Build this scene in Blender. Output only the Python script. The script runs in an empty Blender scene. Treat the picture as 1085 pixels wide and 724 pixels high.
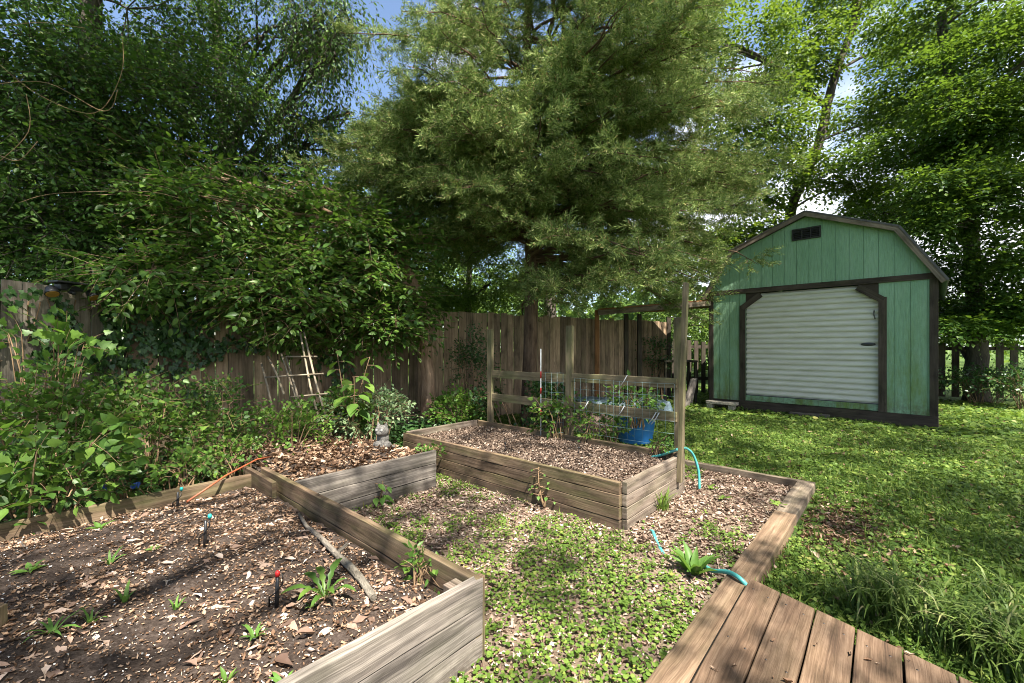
import bpy, math, random
import numpy as np
from mathutils import Vector, Matrix

PI = math.pi
random.seed(7)
SC = bpy.context.scene
COL = SC.collection
F, H, CX, CY = 456.0, 1.35, 542.5, 367.0      # focal length in photo pixels, eye height, principal point
U = np.array([.6665, .7455, 0.]); Vv = np.array([-.7455, .6665, 0.]); Z = np.array([0., 0., 1.])


def at(px, py, Y):
    """world point at depth Y seen at photo position px, py"""
    return np.array([(px - CX) / F * Y, Y, H - (py - CY) / F * Y])


def on(px, py, z=0.):
    """world point at height z seen at photo position px, py"""
    Y = (H - z) * F / (py - CY)
    return np.array([(px - CX) / F * Y, Y, z])


# ------------------------------------------------------------------ noise
def vnoise(p, seed=0):
    p = np.asarray(p, float)
    i = np.floor(p).astype(np.int64); f = p - i
    f = f * f * (3 - 2 * f)
    out = np.zeros(p.shape[0])
    for dx in (0, 1):
        for dy in (0, 1):
            for dz in (0, 1):
                a = (i[:, 0] + dx) * 374761393 + (i[:, 1] + dy) * 668265263 + (i[:, 2] + dz) * 2147483647 + seed * 1274126177
                a = (a ^ (a >> 13)) * 1274126177 & 0x7fffffff
                a = (a ^ (a >> 16)) & 0xffff
                w = (f[:, 0] if dx else 1 - f[:, 0]) * (f[:, 1] if dy else 1 - f[:, 1]) * (f[:, 2] if dz else 1 - f[:, 2])
                out += w * a / 65535.
    return out


def fbm(p, seed=0, o=3):
    p = np.asarray(p, float); s = 0; a = .5; t = 0
    for k in range(o):
        s = s + a * vnoise(p * 2 ** k, seed + k); t += a; a *= .5
    return s / t


def gz(x, y):
    x = np.atleast_1d(np.asarray(x, float)); y = np.atleast_1d(np.asarray(y, float))
    p = np.stack([x * .9, y * .9, x * 0], 1)
    r = np.hypot(x, y)
    return (fbm(p, 3, 3) - .5) * .05 * np.clip((26 - r) / 8, 0, 1) - .0


# ------------------------------------------------------------------ materials
class NT:
    def __init__(s, name):
        s.m = bpy.data.materials.new(name); s.m.use_nodes = True
        s.t = s.m.node_tree; s.t.nodes.clear()
        s.out = s.n('ShaderNodeOutputMaterial')

    def n(s, typ, **k):
        o = s.t.nodes.new(typ)
        for a, b in k.items():
            if a.startswith('i_'):
                key = a[2:]
                o.inputs[int(key) if key.isdigit() else key.replace('_', ' ')].default_value = b
            else:
                setattr(o, a, b)
        return o

    def l(s, a, b): s.t.links.new(a, b)

    def ramp(s, fac, stops, interp='LINEAR'):
        r = s.n('ShaderNodeValToRGB'); r.color_ramp.interpolation = interp
        e = r.color_ramp.elements
        while len(e) < len(stops): e.new(.5)
        for q, (p, c) in zip(e, stops):
            q.position = p; q.color = (*c, 1) if len(c) == 3 else c
        if fac is not None: s.l(fac, r.inputs[0])
        return r

    def math(s, op, a, b=None):
        m = s.n('ShaderNodeMath', operation=op)
        for i, v in enumerate((a, b)):
            if v is None: continue
            if isinstance(v, (int, float)): m.inputs[i].default_value = v
            else: s.l(v, m.inputs[i])
        return m.outputs[0]

    def mix(s, fac, a, b, blend='MIX'):
        m = s.n('ShaderNodeMix', data_type='RGBA', blend_type=blend)
        for i, v in ((0, fac), (6, a), (7, b)):
            if isinstance(v, (int, float)): m.inputs[i].default_value = v
            elif isinstance(v, tuple): m.inputs[i].default_value = (*v, 1)
            else: s.l(v, m.inputs[i])
        return m.outputs[2]

    def noise(s, vec, scale, detail=3, rough=.55):
        o = s.n('ShaderNodeTexNoise'); o.inputs['Scale'].default_value = scale
        o.inputs['Detail'].default_value = detail; o.inputs['Roughness'].default_value = rough
        if vec is not None: s.l(vec, o.inputs['Vector'])
        return o.outputs[0]

    def map(s, vec, scale):
        m = s.n('ShaderNodeMapping'); m.inputs['Scale'].default_value = scale
        s.l(vec, m.inputs['Vector']); return m.outputs[0]

    def bsdf(s, col, rough=.6, spec=.3, bump=None, bstr=.3, bdist=.01, metal=0):
        b = s.n('ShaderNodeBsdfPrincipled')
        if isinstance(col, tuple): b.inputs['Base Color'].default_value = (*col, 1)
        else: s.l(col, b.inputs['Base Color'])
        if isinstance(rough, (int, float)): b.inputs['Roughness'].default_value = rough
        else: s.l(rough, b.inputs['Roughness'])
        b.inputs['Specular IOR Level'].default_value = spec
        b.inputs['Metallic'].default_value = metal
        if bump is not None:
            k = s.n('ShaderNodeBump'); k.inputs['Strength'].default_value = bstr; k.inputs['Distance'].default_value = bdist
            s.l(bump, k.inputs['Height']); s.l(k.outputs[0], b.inputs['Normal'])
        return b

    def done(s, sh):
        s.l(sh.outputs[0] if hasattr(sh, 'outputs') else sh, s.out.inputs[0]); return s.m


def m_leaf(name, stops, trans=.35, rough=.42, spec=.35, tcol=None):
    t = NT(name)
    g = t.n('ShaderNodeNewGeometry')
    r = t.ramp(g.outputs['Random Per Island'], stops)
    tc = t.n('ShaderNodeTexCoord')
    v = t.noise(tc.outputs['Object'], 60, 2)
    col = t.mix(.35, r.outputs[0], t.ramp(v, [(.3, (.45, .45, .45)), (.7, (1, 1, 1))]).outputs[0], 'MULTIPLY')
    b = t.bsdf(col, rough, spec)
    tr = t.n('ShaderNodeBsdfTranslucent')
    t.l(t.mix(.5, col, tcol or (.10, .20, .02)), tr.inputs[0])
    mx = t.n('ShaderNodeMixShader'); mx.inputs[0].default_value = trans
    t.l(b.outputs[0], mx.inputs[1]); t.l(tr.outputs[0], mx.inputs[2])
    return t.done(mx)


def m_wood(name, dark, mid, light, green=0., grain=34, rough=.8, tone=.35, greencol=(.10, .13, .035), bstr=.5, splash=True):
    """weathered board: grain runs along UV u (metres)"""
    t = NT(name)
    uv = t.n('ShaderNodeUVMap').outputs[0]
    g = t.n('ShaderNodeNewGeometry')
    wob = t.noise(t.map(uv, (3, 9, 1)), 1, 2)
    add = t.n('ShaderNodeVectorMath', operation='ADD'); t.l(uv, add.inputs[0])
    cmb = t.n('ShaderNodeCombineXYZ'); t.l(t.math('MULTIPLY', wob, .028), cmb.inputs[1]); t.l(cmb.outputs[0], add.inputs[1])
    w = add.outputs[0]
    fine = t.noise(t.map(w, (5, grain * 6, 1)), 1, 4, .7)
    coarse = t.noise(t.map(w, (1.1, grain, 1)), 1, 3, .6)
    blot = t.noise(t.map(uv, (2.5, 5, 1)), 1, 4, .6)
    f = t.math('ADD', t.math('MULTIPLY', fine, .5), t.math('MULTIPLY', coarse, .5))
    c = t.ramp(f, [(.30, dark), (.47, mid), (.66, light)]).outputs[0]
    c = t.mix(.92, c, t.ramp(blot, [(.30, (.30, .29, .28)), (.47, (.78, .77, .76)), (.7, (1.15, 1.13, 1.1))]).outputs[0], 'MULTIPLY')
    tn = t.ramp(g.outputs['Random Per Island'], [(0, (1 - tone,) * 3), (1, (1 + tone * .5, 1 + tone * .45, 1 + tone * .35))])
    c = t.mix(1., c, tn.outputs[0], 'MULTIPLY')
    vo = t.n('ShaderNodeTexVoronoi'); vo.inputs['Scale'].default_value = 1
    t.l(t.map(w, (1.7, 6.5, 1)), vo.inputs['Vector'])
    knot = t.ramp(vo.outputs['Distance'], [(.03, (1, 1, 1)), (.10, (0, 0, 0))]).outputs[0]
    c = t.mix(t.math('MULTIPLY', knot, .75), c, tuple(x * .55 for x in dark))
    crack = t.ramp(t.noise(t.map(w, (.9, grain * 1.8, 1)), 1, 2, .5), [(.24, (1, 1, 1)), (.29, (0, 0, 0))]).outputs[0]
    c = t.mix(t.math('MULTIPLY', crack, .85), c, tuple(x * .25 for x in dark))
    if green:
        gn = t.ramp(t.noise(t.map(uv, (1.6, 7, 1)), 1, 4, .7), [(.45, (0, 0, 0)), (.68, (1, 1, 1))]).outputs[0]
        c = t.mix(t.math('MULTIPLY', gn, green), c, greencol)
    sz_ = t.n('ShaderNodeSeparateXYZ'); oc = t.n('ShaderNodeTexCoord').outputs['Object']; t.l(oc, sz_.inputs[0])
    mr = t.n('ShaderNodeMapRange'); mr.inputs[1].default_value = .13; mr.inputs[2].default_value = .0; t.l(sz_.outputs[2], mr.inputs[0])
    sp = t.math('MULTIPLY', mr.outputs[0], t.ramp(t.noise(t.map(oc, (16, 16, 16)), 1, 5, .75), [(.40, (0, 0, 0)), (.56, (1, 1, 1))]).outputs[0])
    if splash: c = t.mix(t.math('MULTIPLY', sp, .8), c, (.06, .047, .035))
    hgt = t.math('SUBTRACT', f, t.math('MULTIPLY', crack, .8))
    return t.done(t.bsdf(c, rough, .2, hgt, bstr, .006))


def m_bark(name, dark, light, sv=14, su=2.5, bstr=1.):
    t = NT(name)
    uv = t.n('ShaderNodeUVMap').outputs[0]
    a = t.noise(t.map(uv, (su, sv, 1)), 1, 5, .65)
    c = t.ramp(a, [(.32, dark), (.62, light)]).outputs[0]
    b = t.noise(t.map(uv, (.8, 2, 1)), 1, 3)
    c = t.mix(.6, c, t.ramp(b, [(.3, (.6, .62, .55)), (.7, (1.1, 1.05, 1))]).outputs[0], 'MULTIPLY')
    return t.done(t.bsdf(c, .9, .15, a, bstr, .03))


def m_flat(name, col, rough=.5, spec=.4, var=.2, scale=20, metal=0, bstr=.1):
    t = NT(name)
    tc = t.n('ShaderNodeTexCoord')
    a = t.noise(tc.outputs['Object'], scale, 4)
    c = t.mix(1., t.ramp(a, [(.3, (1 - var,) * 3), (.7, (1 + var * .4,) * 3)]).outputs[0], col, 'MULTIPLY')
    return t.done(t.bsdf(c, rough, spec, a, bstr, .004, metal))


def m_soil(name, c0, c1, c2, specks=True):
    t = NT(name)
    tc = t.n('ShaderNodeTexCoord').outputs['Object']
    a = t.noise(tc, 6, 5, .65); b = t.noise(tc, 70, 4, .7)
    f = t.math('ADD', t.math('MULTIPLY', a, .4), t.math('MULTIPLY', b, .6))
    c = t.ramp(f, [(.35, c0), (.5, c1), (.65, c2)]).outputs[0]
    if specks:
        vo = t.n('ShaderNodeTexVoronoi'); vo.inputs['Scale'].default_value = 75; t.l(tc, vo.inputs['Vector'])
        s1 = t.ramp(vo.outputs['Distance'], [(.13, (1, 1, 1)), (.2, (0, 0, 0))]).outputs[0]
        k = t.ramp(t.noise(tc, 9, 3), [(.48, (0, 0, 0)), (.62, (1, 1, 1))]).outputs[0]
        sel = t.n('ShaderNodeSeparateColor'); t.l(vo.outputs['Color'], sel.inputs[0])
        c = t.mix(t.math('MULTIPLY', t.math('MULTIPLY', s1, k), t.math('GREATER_THAN', sel.outputs[0], .62)), c, (.55, .52, .48))
    return t.done(t.bsdf(c, .95, .1, f, 1., .02))


M = {}
M['bed_wood'] = m_wood('bed_wood', (.032, .024, .019), (.18, .138, .108), (.39, .325, .27), .16)
M['bed_wood_green'] = m_wood('bed_wood_green', (.026, .018, .012), (.135, .09, .058), (.27, .195, .135), .3)
M['bed_wood_grey'] = m_wood('bed_wood_grey', (.025, .022, .02), (.155, .134, .118), (.37, .33, .29), .1)
M['trellis_wood'] = m_wood('trellis_wood', (.07, .055, .032), (.19, .152, .092), (.34, .28, .185), .45)
M['timber'] = m_wood('timber', (.07, .05, .035), (.20, .155, .115), (.36, .295, .225), .12, splash=False)
M['timber_tan'] = m_wood('timber_tan', (.065, .04, .025), (.19, .125, .08), (.34, .245, .165), .10, splash=False)
M['deck'] = m_wood('deck_wood', (.04, .026, .017), (.138, .086, .054), (.25, .17, .115), .05, grain=30, splash=False)
M['fence_grey'] = m_wood('fence_grey', (.09, .076, .06), (.26, .22, .18), (.42, .37, .31), .25, tone=.5)
M['fence_brown'] = m_wood('fence_brown', (.075, .05, .033), (.27, .19, .128), (.46, .345, .24), .2, tone=.55)
M['dark_wood'] = m_wood('dark_wood', (.03, .022, .017), (.065, .05, .04), (.10, .08, .065), .2)
M['trim'] = m_wood('shed_trim', (.03, .022, .017), (.066, .05, .04), (.11, .087, .072), .12, tone=.2)
M['orange_wood'] = m_wood('porch_wood', (.13, .055, .02), (.28, .13, .05), (.38, .19, .085), .05)
M['bamboo'] = m_wood('cane', (.16, .12, .08), (.32, .26, .19), (.46, .4, .31), .15)
M['bark_cedar'] = m_bark('cedar_bark', (.05, .03, .02), (.19, .125, .085))
M['bark_red'] = m_bark('peeling_bark', (.10, .055, .033), (.40, .27, .185), 9, 1.6)
M['bark_grey'] = m_bark('grey_bark', (.035, .03, .025), (.12, .10, .085))
M['twig'] = m_bark('twig_bark', (.06, .04, .028), (.17, .12, .085))
M['stick'] = m_bark('stick_bark', (.05, .042, .033), (.24, .21, .175), 26, 9)
M['vine_stem'] = m_bark('vine_stem', (.12, .08, .045), (.30, .2, .12))

G = {}
G['cedar'] = m_leaf('cedar_needles', [(0, (.06, .105, .028)), (.4, (.16, .235, .065)), (.8, (.31, .385, .115)), (.95, (.46, .46, .21)), (1, (.34, .17, .08))], .30, .6, .15, (.22, .30, .07))
G['dark'] = m_leaf('dark_leaf', [(0, (.032, .075, .017)), (.6, (.068, .145, .03)), (.95, (.125, .215, .045)), (1, (.18, .21, .03))], .36, .42, .25, (.13, .24, .02))
G['mid'] = m_leaf('mid_leaf', [(0, (.045, .10, .018)), (.6, (.085, .17, .03)), (1, (.15, .24, .04))], .38, .42, .3, (.15, .27, .02))
G['beech'] = m_leaf('beech_leaf', [(0, (.035, .085, .014)), (.6, (.08, .15, .022)), (1, (.16, .215, .032))], .38, .45, .25, (.26, .37, .02))
G['right'] = m_leaf('right_leaf', [(0, (.025, .062, .013)), (.6, (.055, .118, .02)), (1, (.115, .185, .03))], .38, .45, .25, (.22, .34, .02))
G['bright'] = m_leaf('bright_leaf', [(0, (.06, .13, .02)), (.6, (.11, .22, .035)), (1, (.18, .30, .05))], .4, .42, .3, (.2, .34, .03))
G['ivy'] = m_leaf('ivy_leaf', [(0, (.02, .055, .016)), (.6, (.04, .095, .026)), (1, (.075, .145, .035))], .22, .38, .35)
G['pale'] = m_leaf('pale_leaf', [(0, (.08, .14, .06)), (.6, (.15, .22, .10)), (1, (.25, .31, .16))], .3, .45, .3)
G['clover'] = m_leaf('clover_leaf', [(0, (.07, .13, .022)), (.6, (.13, .21, .036)), (.95, (.20, .27, .055)), (1, (.30, .28, .07))], .35, .5, .2, (.22, .32, .03))
G['lawn'] = m_leaf('lawn_leaf', [(0, (.055, .105, .02)), (.6, (.12, .195, .036)), (.97, (.22, .28, .06)), (1, (.28, .26, .08))], .35, .5, .2, (.22, .33, .03))
G['blade'] = m_leaf('grass_blade', [(0, (.05, .09, .02)), (.6, (.115, .175, .035)), (.9, (.22, .27, .08)), (1, (.38, .33, .17))], .3, .5, .18)
G['weed'] = m_leaf('weed_leaf', [(0, (.07, .16, .03)), (1, (.14, .26, .05))], .38, .45, .25, (.18, .32, .03))
G['far'] = m_leaf('far_leaf', [(0, (.06, .11, .025)), (.6, (.10, .18, .04)), (1, (.17, .25, .06))], .45, .5, .2, (.24, .34, .04))
M['litter'] = m_leaf('dead_leaf', [(0, (.07, .038, .022)), (.35, (.17, .10, .06)), (.75, (.32, .21, .135)), (1, (.50, .37, .27))], .12, .7, .15, (.3, .16, .06))
M['chips'] = m_leaf('mulch_chip', [(0, (.045, .03, .022)), (.45, (.145, .10, .073)), (.85, (.31, .23, .17)), (1, (.55, .45, .36))], .05, .8, .1, (.3, .16, .06))
M['litter_pink'] = m_leaf('pink_dead_leaf', [(0, (.09, .055, .04)), (.35, (.26, .17, .125)), (.75, (.45, .33, .255)), (1, (.62, .51, .42))], .12, .7, .15, (.3, .2, .12))
M['perlite'] = m_flat('perlite', (.62, .60, .57), .9, .1)
M['soil'] = m_soil('bed_soil', (.018, .013, .011), (.045, .033, .026), (.10, .076, .062))
M['soil_dry'] = m_soil('dry_mulch', (.05, .034, .026), (.125, .09, .07), (.23, .175, .14), False)

GR = {}


def ground_mat(name, c0, c1, c2):
    t = NT(name)
    tc = t.n('ShaderNodeTexCoord').outputs['Object']
    a = t.noise(tc, 1.2, 4, .6); b = t.noise(tc, 38, 5, .75)
    f = t.math('ADD', t.math('MULTIPLY', a, .5), t.math('MULTIPLY', b, .5))
    c = t.ramp(f, [(.36, c0), (.5, c1), (.64, c2)]).outputs[0]
    return t.done(t.bsdf(c, .95, .1, b, .8, .02))


M['ground'] = ground_mat('lawn_ground', (.03, .05, .015), (.06, .10, .024), (.11, .15, .04))
M['path'] = ground_mat('path_ground', (.07, .05, .035), (.16, .12, .085), (.28, .22, .165))


# ------------------------------------------------------------------ mesh builders
class MB:
    """boards, tubes and free polygons with UVs in metres, linked as one mesh"""
    def __init__(s): s.v = []; s.f = []; s.uv = []; s.mi = []; s.sm = []

    def poly(s, pts, uvs=None, mi=0, smooth=False):
        b = len(s.v); s.v += [tuple(p) for p in pts]; s.f.append(tuple(range(b, b + len(pts))))
        s.uv.append(uvs or [(0, 0)] * len(pts)); s.mi.append(mi); s.sm.append(smooth)

    def plank(s, o, ax, ay, az, L, W, T, seg=1, jit=0., mi=0, seed=None, skew=(0, 0)):
        """board from o: L along ax (grain), W along ay, T along az; skew shifts the far-W edge's two ends along ax"""
        o = np.array(o, float); ax = np.array(ax, float); ay = np.array(ay, float); az = np.array(az, float)
        ax = ax / np.linalg.norm(ax); ay = ay / np.linalg.norm(ay); az = az / np.linalg.norm(az)
        r = random.Random(seed if seed is not None else len(s.v) * 31 + 5)
        uo, vo = r.uniform(0, 40), r.uniform(0, 40)
        b = len(s.v)
        for i in range(seg + 1):
            for (w, t) in ((0, 0), (1, 0), (1, 1), (0, 1)):
                l = L * i / seg
                if w: l += skew[0] * (1 - i / seg) + skew[1] * i / seg
                j = [r.uniform(-jit, jit) for _ in range(2)]
                s.v.append(tuple(o + ax * l + ay * (W * w + j[0]) + az * (T * t + j[1])))
        def U(i, e): return (uo + L * i / seg, vo + e)
        flip = np.dot(np.cross(ax, ay), az) < 0
        def add(f, uv):
            if flip: f = f[::-1]; uv = uv[::-1]
            s.f.append(tuple(f)); s.uv.append(uv); s.mi.append(mi); s.sm.append(False)
        edges = [(0, 1, 0, W), (1, 2, W, W + T), (2, 3, W + T, 2 * W + T), (3, 0, 2 * W + T, 2 * W + 2 * T)]
        for i in range(seg):
            for (a, c, e0, e1) in edges:
                p, q = b + i * 4, b + (i + 1) * 4
                add([p + c, p + a, q + a, q + c][::-1], [U(i, e1), U(i, e0), U(i + 1, e0), U(i + 1, e1)][::-1])
        add([b, b + 1, b + 2, b + 3][::-1], [(uo, vo), (uo, vo + W), (uo + T * .05, vo + W), (uo + T * .05, vo)][::-1])
        e = b + seg * 4
        add([e, e + 1, e + 2, e + 3], [(uo, vo), (uo, vo + W), (uo + T * .05, vo + W), (uo + T * .05, vo)])

    def tube(s, pts, rad, n=6, mi=0, cap=True):
        pts = [np.array(p, float) for p in pts]
        if isinstance(rad, (int, float)): rad = [rad] * len(pts)
        b = len(s.v); L = 0; Ls = []
        ref = np.array([.31, .17, .93])
        vo = random.uniform(0, 9)
        for i, p in enumerate(pts):
            d = pts[min(i + 1, len(pts) - 1)] - pts[max(i - 1, 0)]
            d = d / (np.linalg.norm(d) + 1e-9)
            x = np.cross(d, ref); x /= np.linalg.norm(x) + 1e-9; y = np.cross(d, x)
            if i: L += np.linalg.norm(p - pts[i - 1])
            Ls.append(L)
            for k in range(n):
                a = 2 * PI * k / n
                s.v.append(tuple(p + rad[i] * (math.cos(a) * x + math.sin(a) * y)))
        for i in range(len(pts) - 1):
            c = 2 * PI * rad[i]
            for k in range(n):
                k2 = (k + 1) % n
                s.f.append((b + i * n + k, b + i * n + k2, b + (i + 1) * n + k2, b + (i + 1) * n + k))
                s.uv.append([(Ls[i], vo + c * k / n), (Ls[i], vo + c * (k + 1) / n), (Ls[i + 1], vo + c * (k + 1) / n), (Ls[i + 1], vo + c * k / n)])
                s.mi.append(mi); s.sm.append(True)
        if cap:
            for base, rev in ((b, False), (b + (len(pts) - 1) * n, True)):
                f = list(range(base, base + n)); f = f if rev else f[::-1]
                s.f.append(tuple(f)); s.uv.append([(0, .01 * k) for k in range(n)]); s.mi.append(mi); s.sm.append(False)

    def lathe(s, c, prof, n=24, mi=0):
        c = np.array(c, float); b = len(s.v)
        for (r, z) in prof:
            for k in range(n):
                a = 2 * PI * k / n; s.v.append((c[0] + r * math.cos(a), c[1] + r * math.sin(a), c[2] + z))
        for i in range(len(prof) - 1):
            for k in range(n):
                k2 = (k + 1) % n
                s.f.append((b + i * n + k, b + i * n + k2, b + (i + 1) * n + k2, b + (i + 1) * n + k))
                s.uv.append([(0, 0)] * 4); s.mi.append(mi); s.sm.append(True)

    def build(s, name, mats, parent=None, bevel=0.):
        me = bpy.data.meshes.new(name); me.from_pydata(s.v, [], s.f)
        uvl = me.uv_layers.new(name='UVMap')
        uvl.data.foreach_set('uv', np.array([c for f in s.uv for c in f], np.float32).ravel())
        me.polygons.foreach_set('material_index', s.mi); me.polygons.foreach_set('use_smooth', s.sm)
        for m in (mats if isinstance(mats, (list, tuple)) else [mats]): me.materials.append(m)
        me.update()
        o = bpy.data.objects.new(name, me); COL.objects.link(o)
        if parent: o.parent = parent
        if bevel:
            m = o.modifiers.new('edge', 'BEVEL'); m.width = bevel; m.segments = 2; m.limit_method = 'ANGLE'; m.angle_limit = 1.0
        return o


T_DIAMOND = (np.array([(0, 0, 0), (.45, .5, .06), (1, 0, -.06), (.45, -.5, .06)]), [(0, 2, 1), (0, 3, 2)])
T_LEAF = (np.array([(0, 0, 0), (.28, .42, .05), (.62, .40, .02), (1, 0, -.14), (.62, -.40, .02), (.28, -.42, .05), (.45, 0, -.02)]),
          [(0, 6, 1), (1, 6, 2), (2, 6, 3), (6, 0, 5), (6, 5, 4), (6, 4, 3)])
T_OVATE = (np.array([(0, 0, 0), (.12, .30, .03), (.36, .5, .05), (.65, .36, .02), (1, 0, -.16), (.65, -.36, .02), (.36, -.5, .05), (.12, -.30, .03), (.36, 0, -.02), (.65, 0, -.05)]),
           [(0, 8, 2, 1), (8, 9, 3, 2), (9, 4, 3), (0, 7, 6, 8), (8, 6, 5, 9), (9, 5, 4)])
_lob = [(0, 0), (-.08, .28), (.10, .50), (.30, .34), (.52, .40), (.62, .20), (1, 0), (.62, -.20), (.52, -.40), (.30, -.34), (.10, -.50), (-.08, -.28)]
T_LOBED = (np.array([(x, y, .08 * abs(y) - .1 * x * x) for x, y in _lob] + [(.3, 0, -.03)]), [(12, (i + 1) % 12, i) for i in range(12)])
T_DISC = (np.array([(0, 0, 0)] + [(.5 - .5 * math.cos(a), .5 * math.sin(a), .07) for a in np.linspace(.7, 2 * PI - .7, 6)]), [tuple(range(7))[::-1]])
T_BLADE = (np.array([(0, -.5, 0), (0, .5, 0), (.4, -.45, .10), (.4, .45, .10), (.75, -.3, .06), (.75, .3, .06), (1, 0, -.08)]),
           [(0, 2, 3, 1), (2, 4, 5, 3), (4, 6, 5)])
T_ARCH = (np.array([(0, -.4, 0), (0, .4, 0), (.28, -.5, .36), (.28, .5, .36), (.58, -.45, .52), (.58, .45, .52), (.84, -.3, .45), (.84, .3, .45), (1, 0, .28)]),
          [(0, 2, 3, 1), (2, 4, 5, 3), (4, 6, 7, 5), (6, 8, 7)])
_dk = [(0, .06), (.15, .10), (.2, .22), (.3, .16), (.38, .38), (.48, .24), (.58, .48), (.72, .40), (.86, .3), (1, 0)]
T_DOCK = (np.array([(x, y, .28 * math.sin(x * 2.6) + .10 * y) for x, y in _dk] + [(x, -y, .28 * math.sin(x * 2.6) + .10 * y) for x, y in _dk[:-1]] + [(x, 0, .28 * math.sin(x * 2.6)) for x, y in _dk[:-1]]),
          [(19 + i, 20 + i, i + 1, i) for i in range(8)] + [(27, 9, 8)] + [(10 + i, 11 + i, 20 + i, 19 + i) for i in range(8)] + [(18, 9, 27)])
T_CURL = (np.array([(0, 0, .05), (.25, .38, .22), (.6, .36, .16), (1, .05, .25), (.65, -.36, .10), (.25, -.34, .2), (.4, .02, -.05), (.7, 0, -.02)]),
          [(0, 6, 1), (1, 6, 7, 2), (2, 7, 3), (0, 5, 6), (6, 5, 4, 7), (7, 4, 3)])


def nrm(a): return a / (np.linalg.norm(a, axis=-1, keepdims=True) + 1e-9)


class LM:
    """many small leaves gathered into one mesh"""
    def __init__(s, seed=0): s.V = []; s.L = []; s.T = []; s.I = []; s.n = 0; s.rng = np.random.default_rng(seed)

    def add(s, P, D, N, L, W, tpl, mi=0, wob=.0):
        P = np.asarray(P, float); n = len(P)
        if n == 0: return
        D = nrm(np.asarray(D, float)); Y = nrm(np.cross(np.asarray(N, float), D)); N2 = np.cross(D, Y)
        L = np.broadcast_to(np.asarray(L, float), (n,))[:, None, None]; W = np.broadcast_to(np.asarray(W, float), (n,))[:, None, None]
        tv, tf = tpl; k = len(tv)
        tx, ty, tz = tv[None, :, 0:1], tv[None, :, 1:2], tv[None, :, 2:3]
        V = P[:, None, :] + D[:, None, :] * L * tx + Y[:, None, :] * W * ty + N2[:, None, :] * L * tz
        if wob: V = V + s.rng.normal(0, 1, V.shape) * (L * wob)
        s.V.append(V.reshape(-1, 3))
        idx = np.concatenate([np.array(f) for f in tf]); tot = np.array([len(f) for f in tf])
        s.L.append((idx[None, :] + (np.arange(n) * k)[:, None] + s.n).ravel())
        s.T.append(np.tile(tot, n)); s.I.append(np.full(n * len(tot), mi))
        s.n += n * k

    def build(s, name, mats, parent=None):
        me = bpy.data.meshes.new(name)
        V = np.concatenate(s.V).astype(np.float32); L = np.concatenate(s.L).astype(np.int32); T = np.concatenate(s.T).astype(np.int32)
        me.vertices.add(len(V)); me.vertices.foreach_set('co', V.ravel())
        me.loops.add(len(L)); me.loops.foreach_set('vertex_index', L)
        me.polygons.add(len(T)); st = np.concatenate([[0], np.cumsum(T)[:-1]]).astype(np.int32)
        me.polygons.foreach_set('loop_start', st); me.polygons.foreach_set('loop_total', T)
        me.polygons.foreach_set('material_index', np.concatenate(s.I).astype(np.int32))
        for m in (mats if isinstance(mats, (list, tuple)) else [mats]): me.materials.append(m)
        me.update(calc_edges=True)
        o = bpy.data.objects.new(name, me); COL.objects.link(o)
        if parent: o.parent = parent
        return o


def tag(o, label=None, cat=None, group=None, kind=None):
    if label: o['label'] = label
    if cat: o['category'] = cat
    if group: o['group'] = group
    if kind: o['kind'] = kind
    return o


def thing(name, label, cat, group=None, loc=None):
    o = bpy.data.objects.new(name, None); COL.objects.link(o); o.empty_display_size = .1
    return tag(o, label, cat, group)


def rnd_unit(rng, n): return nrm(rng.normal(0, 1, (n, 3)))


def sprays(lm, rng, O, D, Lt, k, ll, lw, tpl, up=.8, droop=.15, mb=None, stemr=.003, mi=0, petiole=.02):
    """k leaves along each twig (origin O, direction D, length Lt)"""
    n = len(O)
    if n == 0: return
    D = nrm(D)
    Nn = nrm(np.array([0, 0, 1.]) * up + rng.normal(0, .35, (n, 3)))
    S = nrm(np.cross(Nn, D)); Nn = np.cross(D, S)
    Lt = np.broadcast_to(Lt, (n,))
    for j in range(k):
        f = (j + .6) / k
        side = 1 if j % 2 else -1
        if j == k - 1: side = .15
        P = O + D * (Lt * f)[:, None] + np.array([0, 0, -1.]) * (droop * Lt * f * f)[:, None]
        ld = nrm(D * .55 + S * side * rng.uniform(.6, 1.1, (n, 1)) + np.array([0, 0, -1.]) * droop + rng.normal(0, .22, (n, 3)))
        ln = nrm(Nn + rng.normal(0, .33, (n, 3)))
        sz = rng.uniform(.45, 1.2, n) * (1 - .25 * f)
        lm.add(P + ld * petiole, ld, ln, ll * sz, lw * sz, tpl, mi)
    if mb is not None:
        for i in range(n):
            p0 = O[i]; p1 = O[i] + D[i] * Lt[i] + np.array([0, 0, -droop * Lt[i]])
            mb.tube([p0, p0 * .5 + p1 * .5 + np.array([0, 0, droop * Lt[i] * .25]), p1], [stemr, stemr * .8, stemr * .4], 3, cap=False)


def bez(a, b, c, n):
    return [a * (1 - t) ** 2 + b * 2 * t * (1 - t) + c * t * t for t in np.linspace(0, 1, n)]


def clump_points(rng, c, r, n, freq=1.6, thr=.42, shell=.45, seed=0):
    c = np.array(c, float); r = np.array(r, float)
    m = n * 3
    p = c + rnd_unit(rng, m) * rng.uniform(0, 1, (m, 1)) ** shell * r
    v = fbm(p * freq, seed, 2)
    k = np.flatnonzero(v > min(thr, np.quantile(v, .6)))
    return p[k[:n]]


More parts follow.
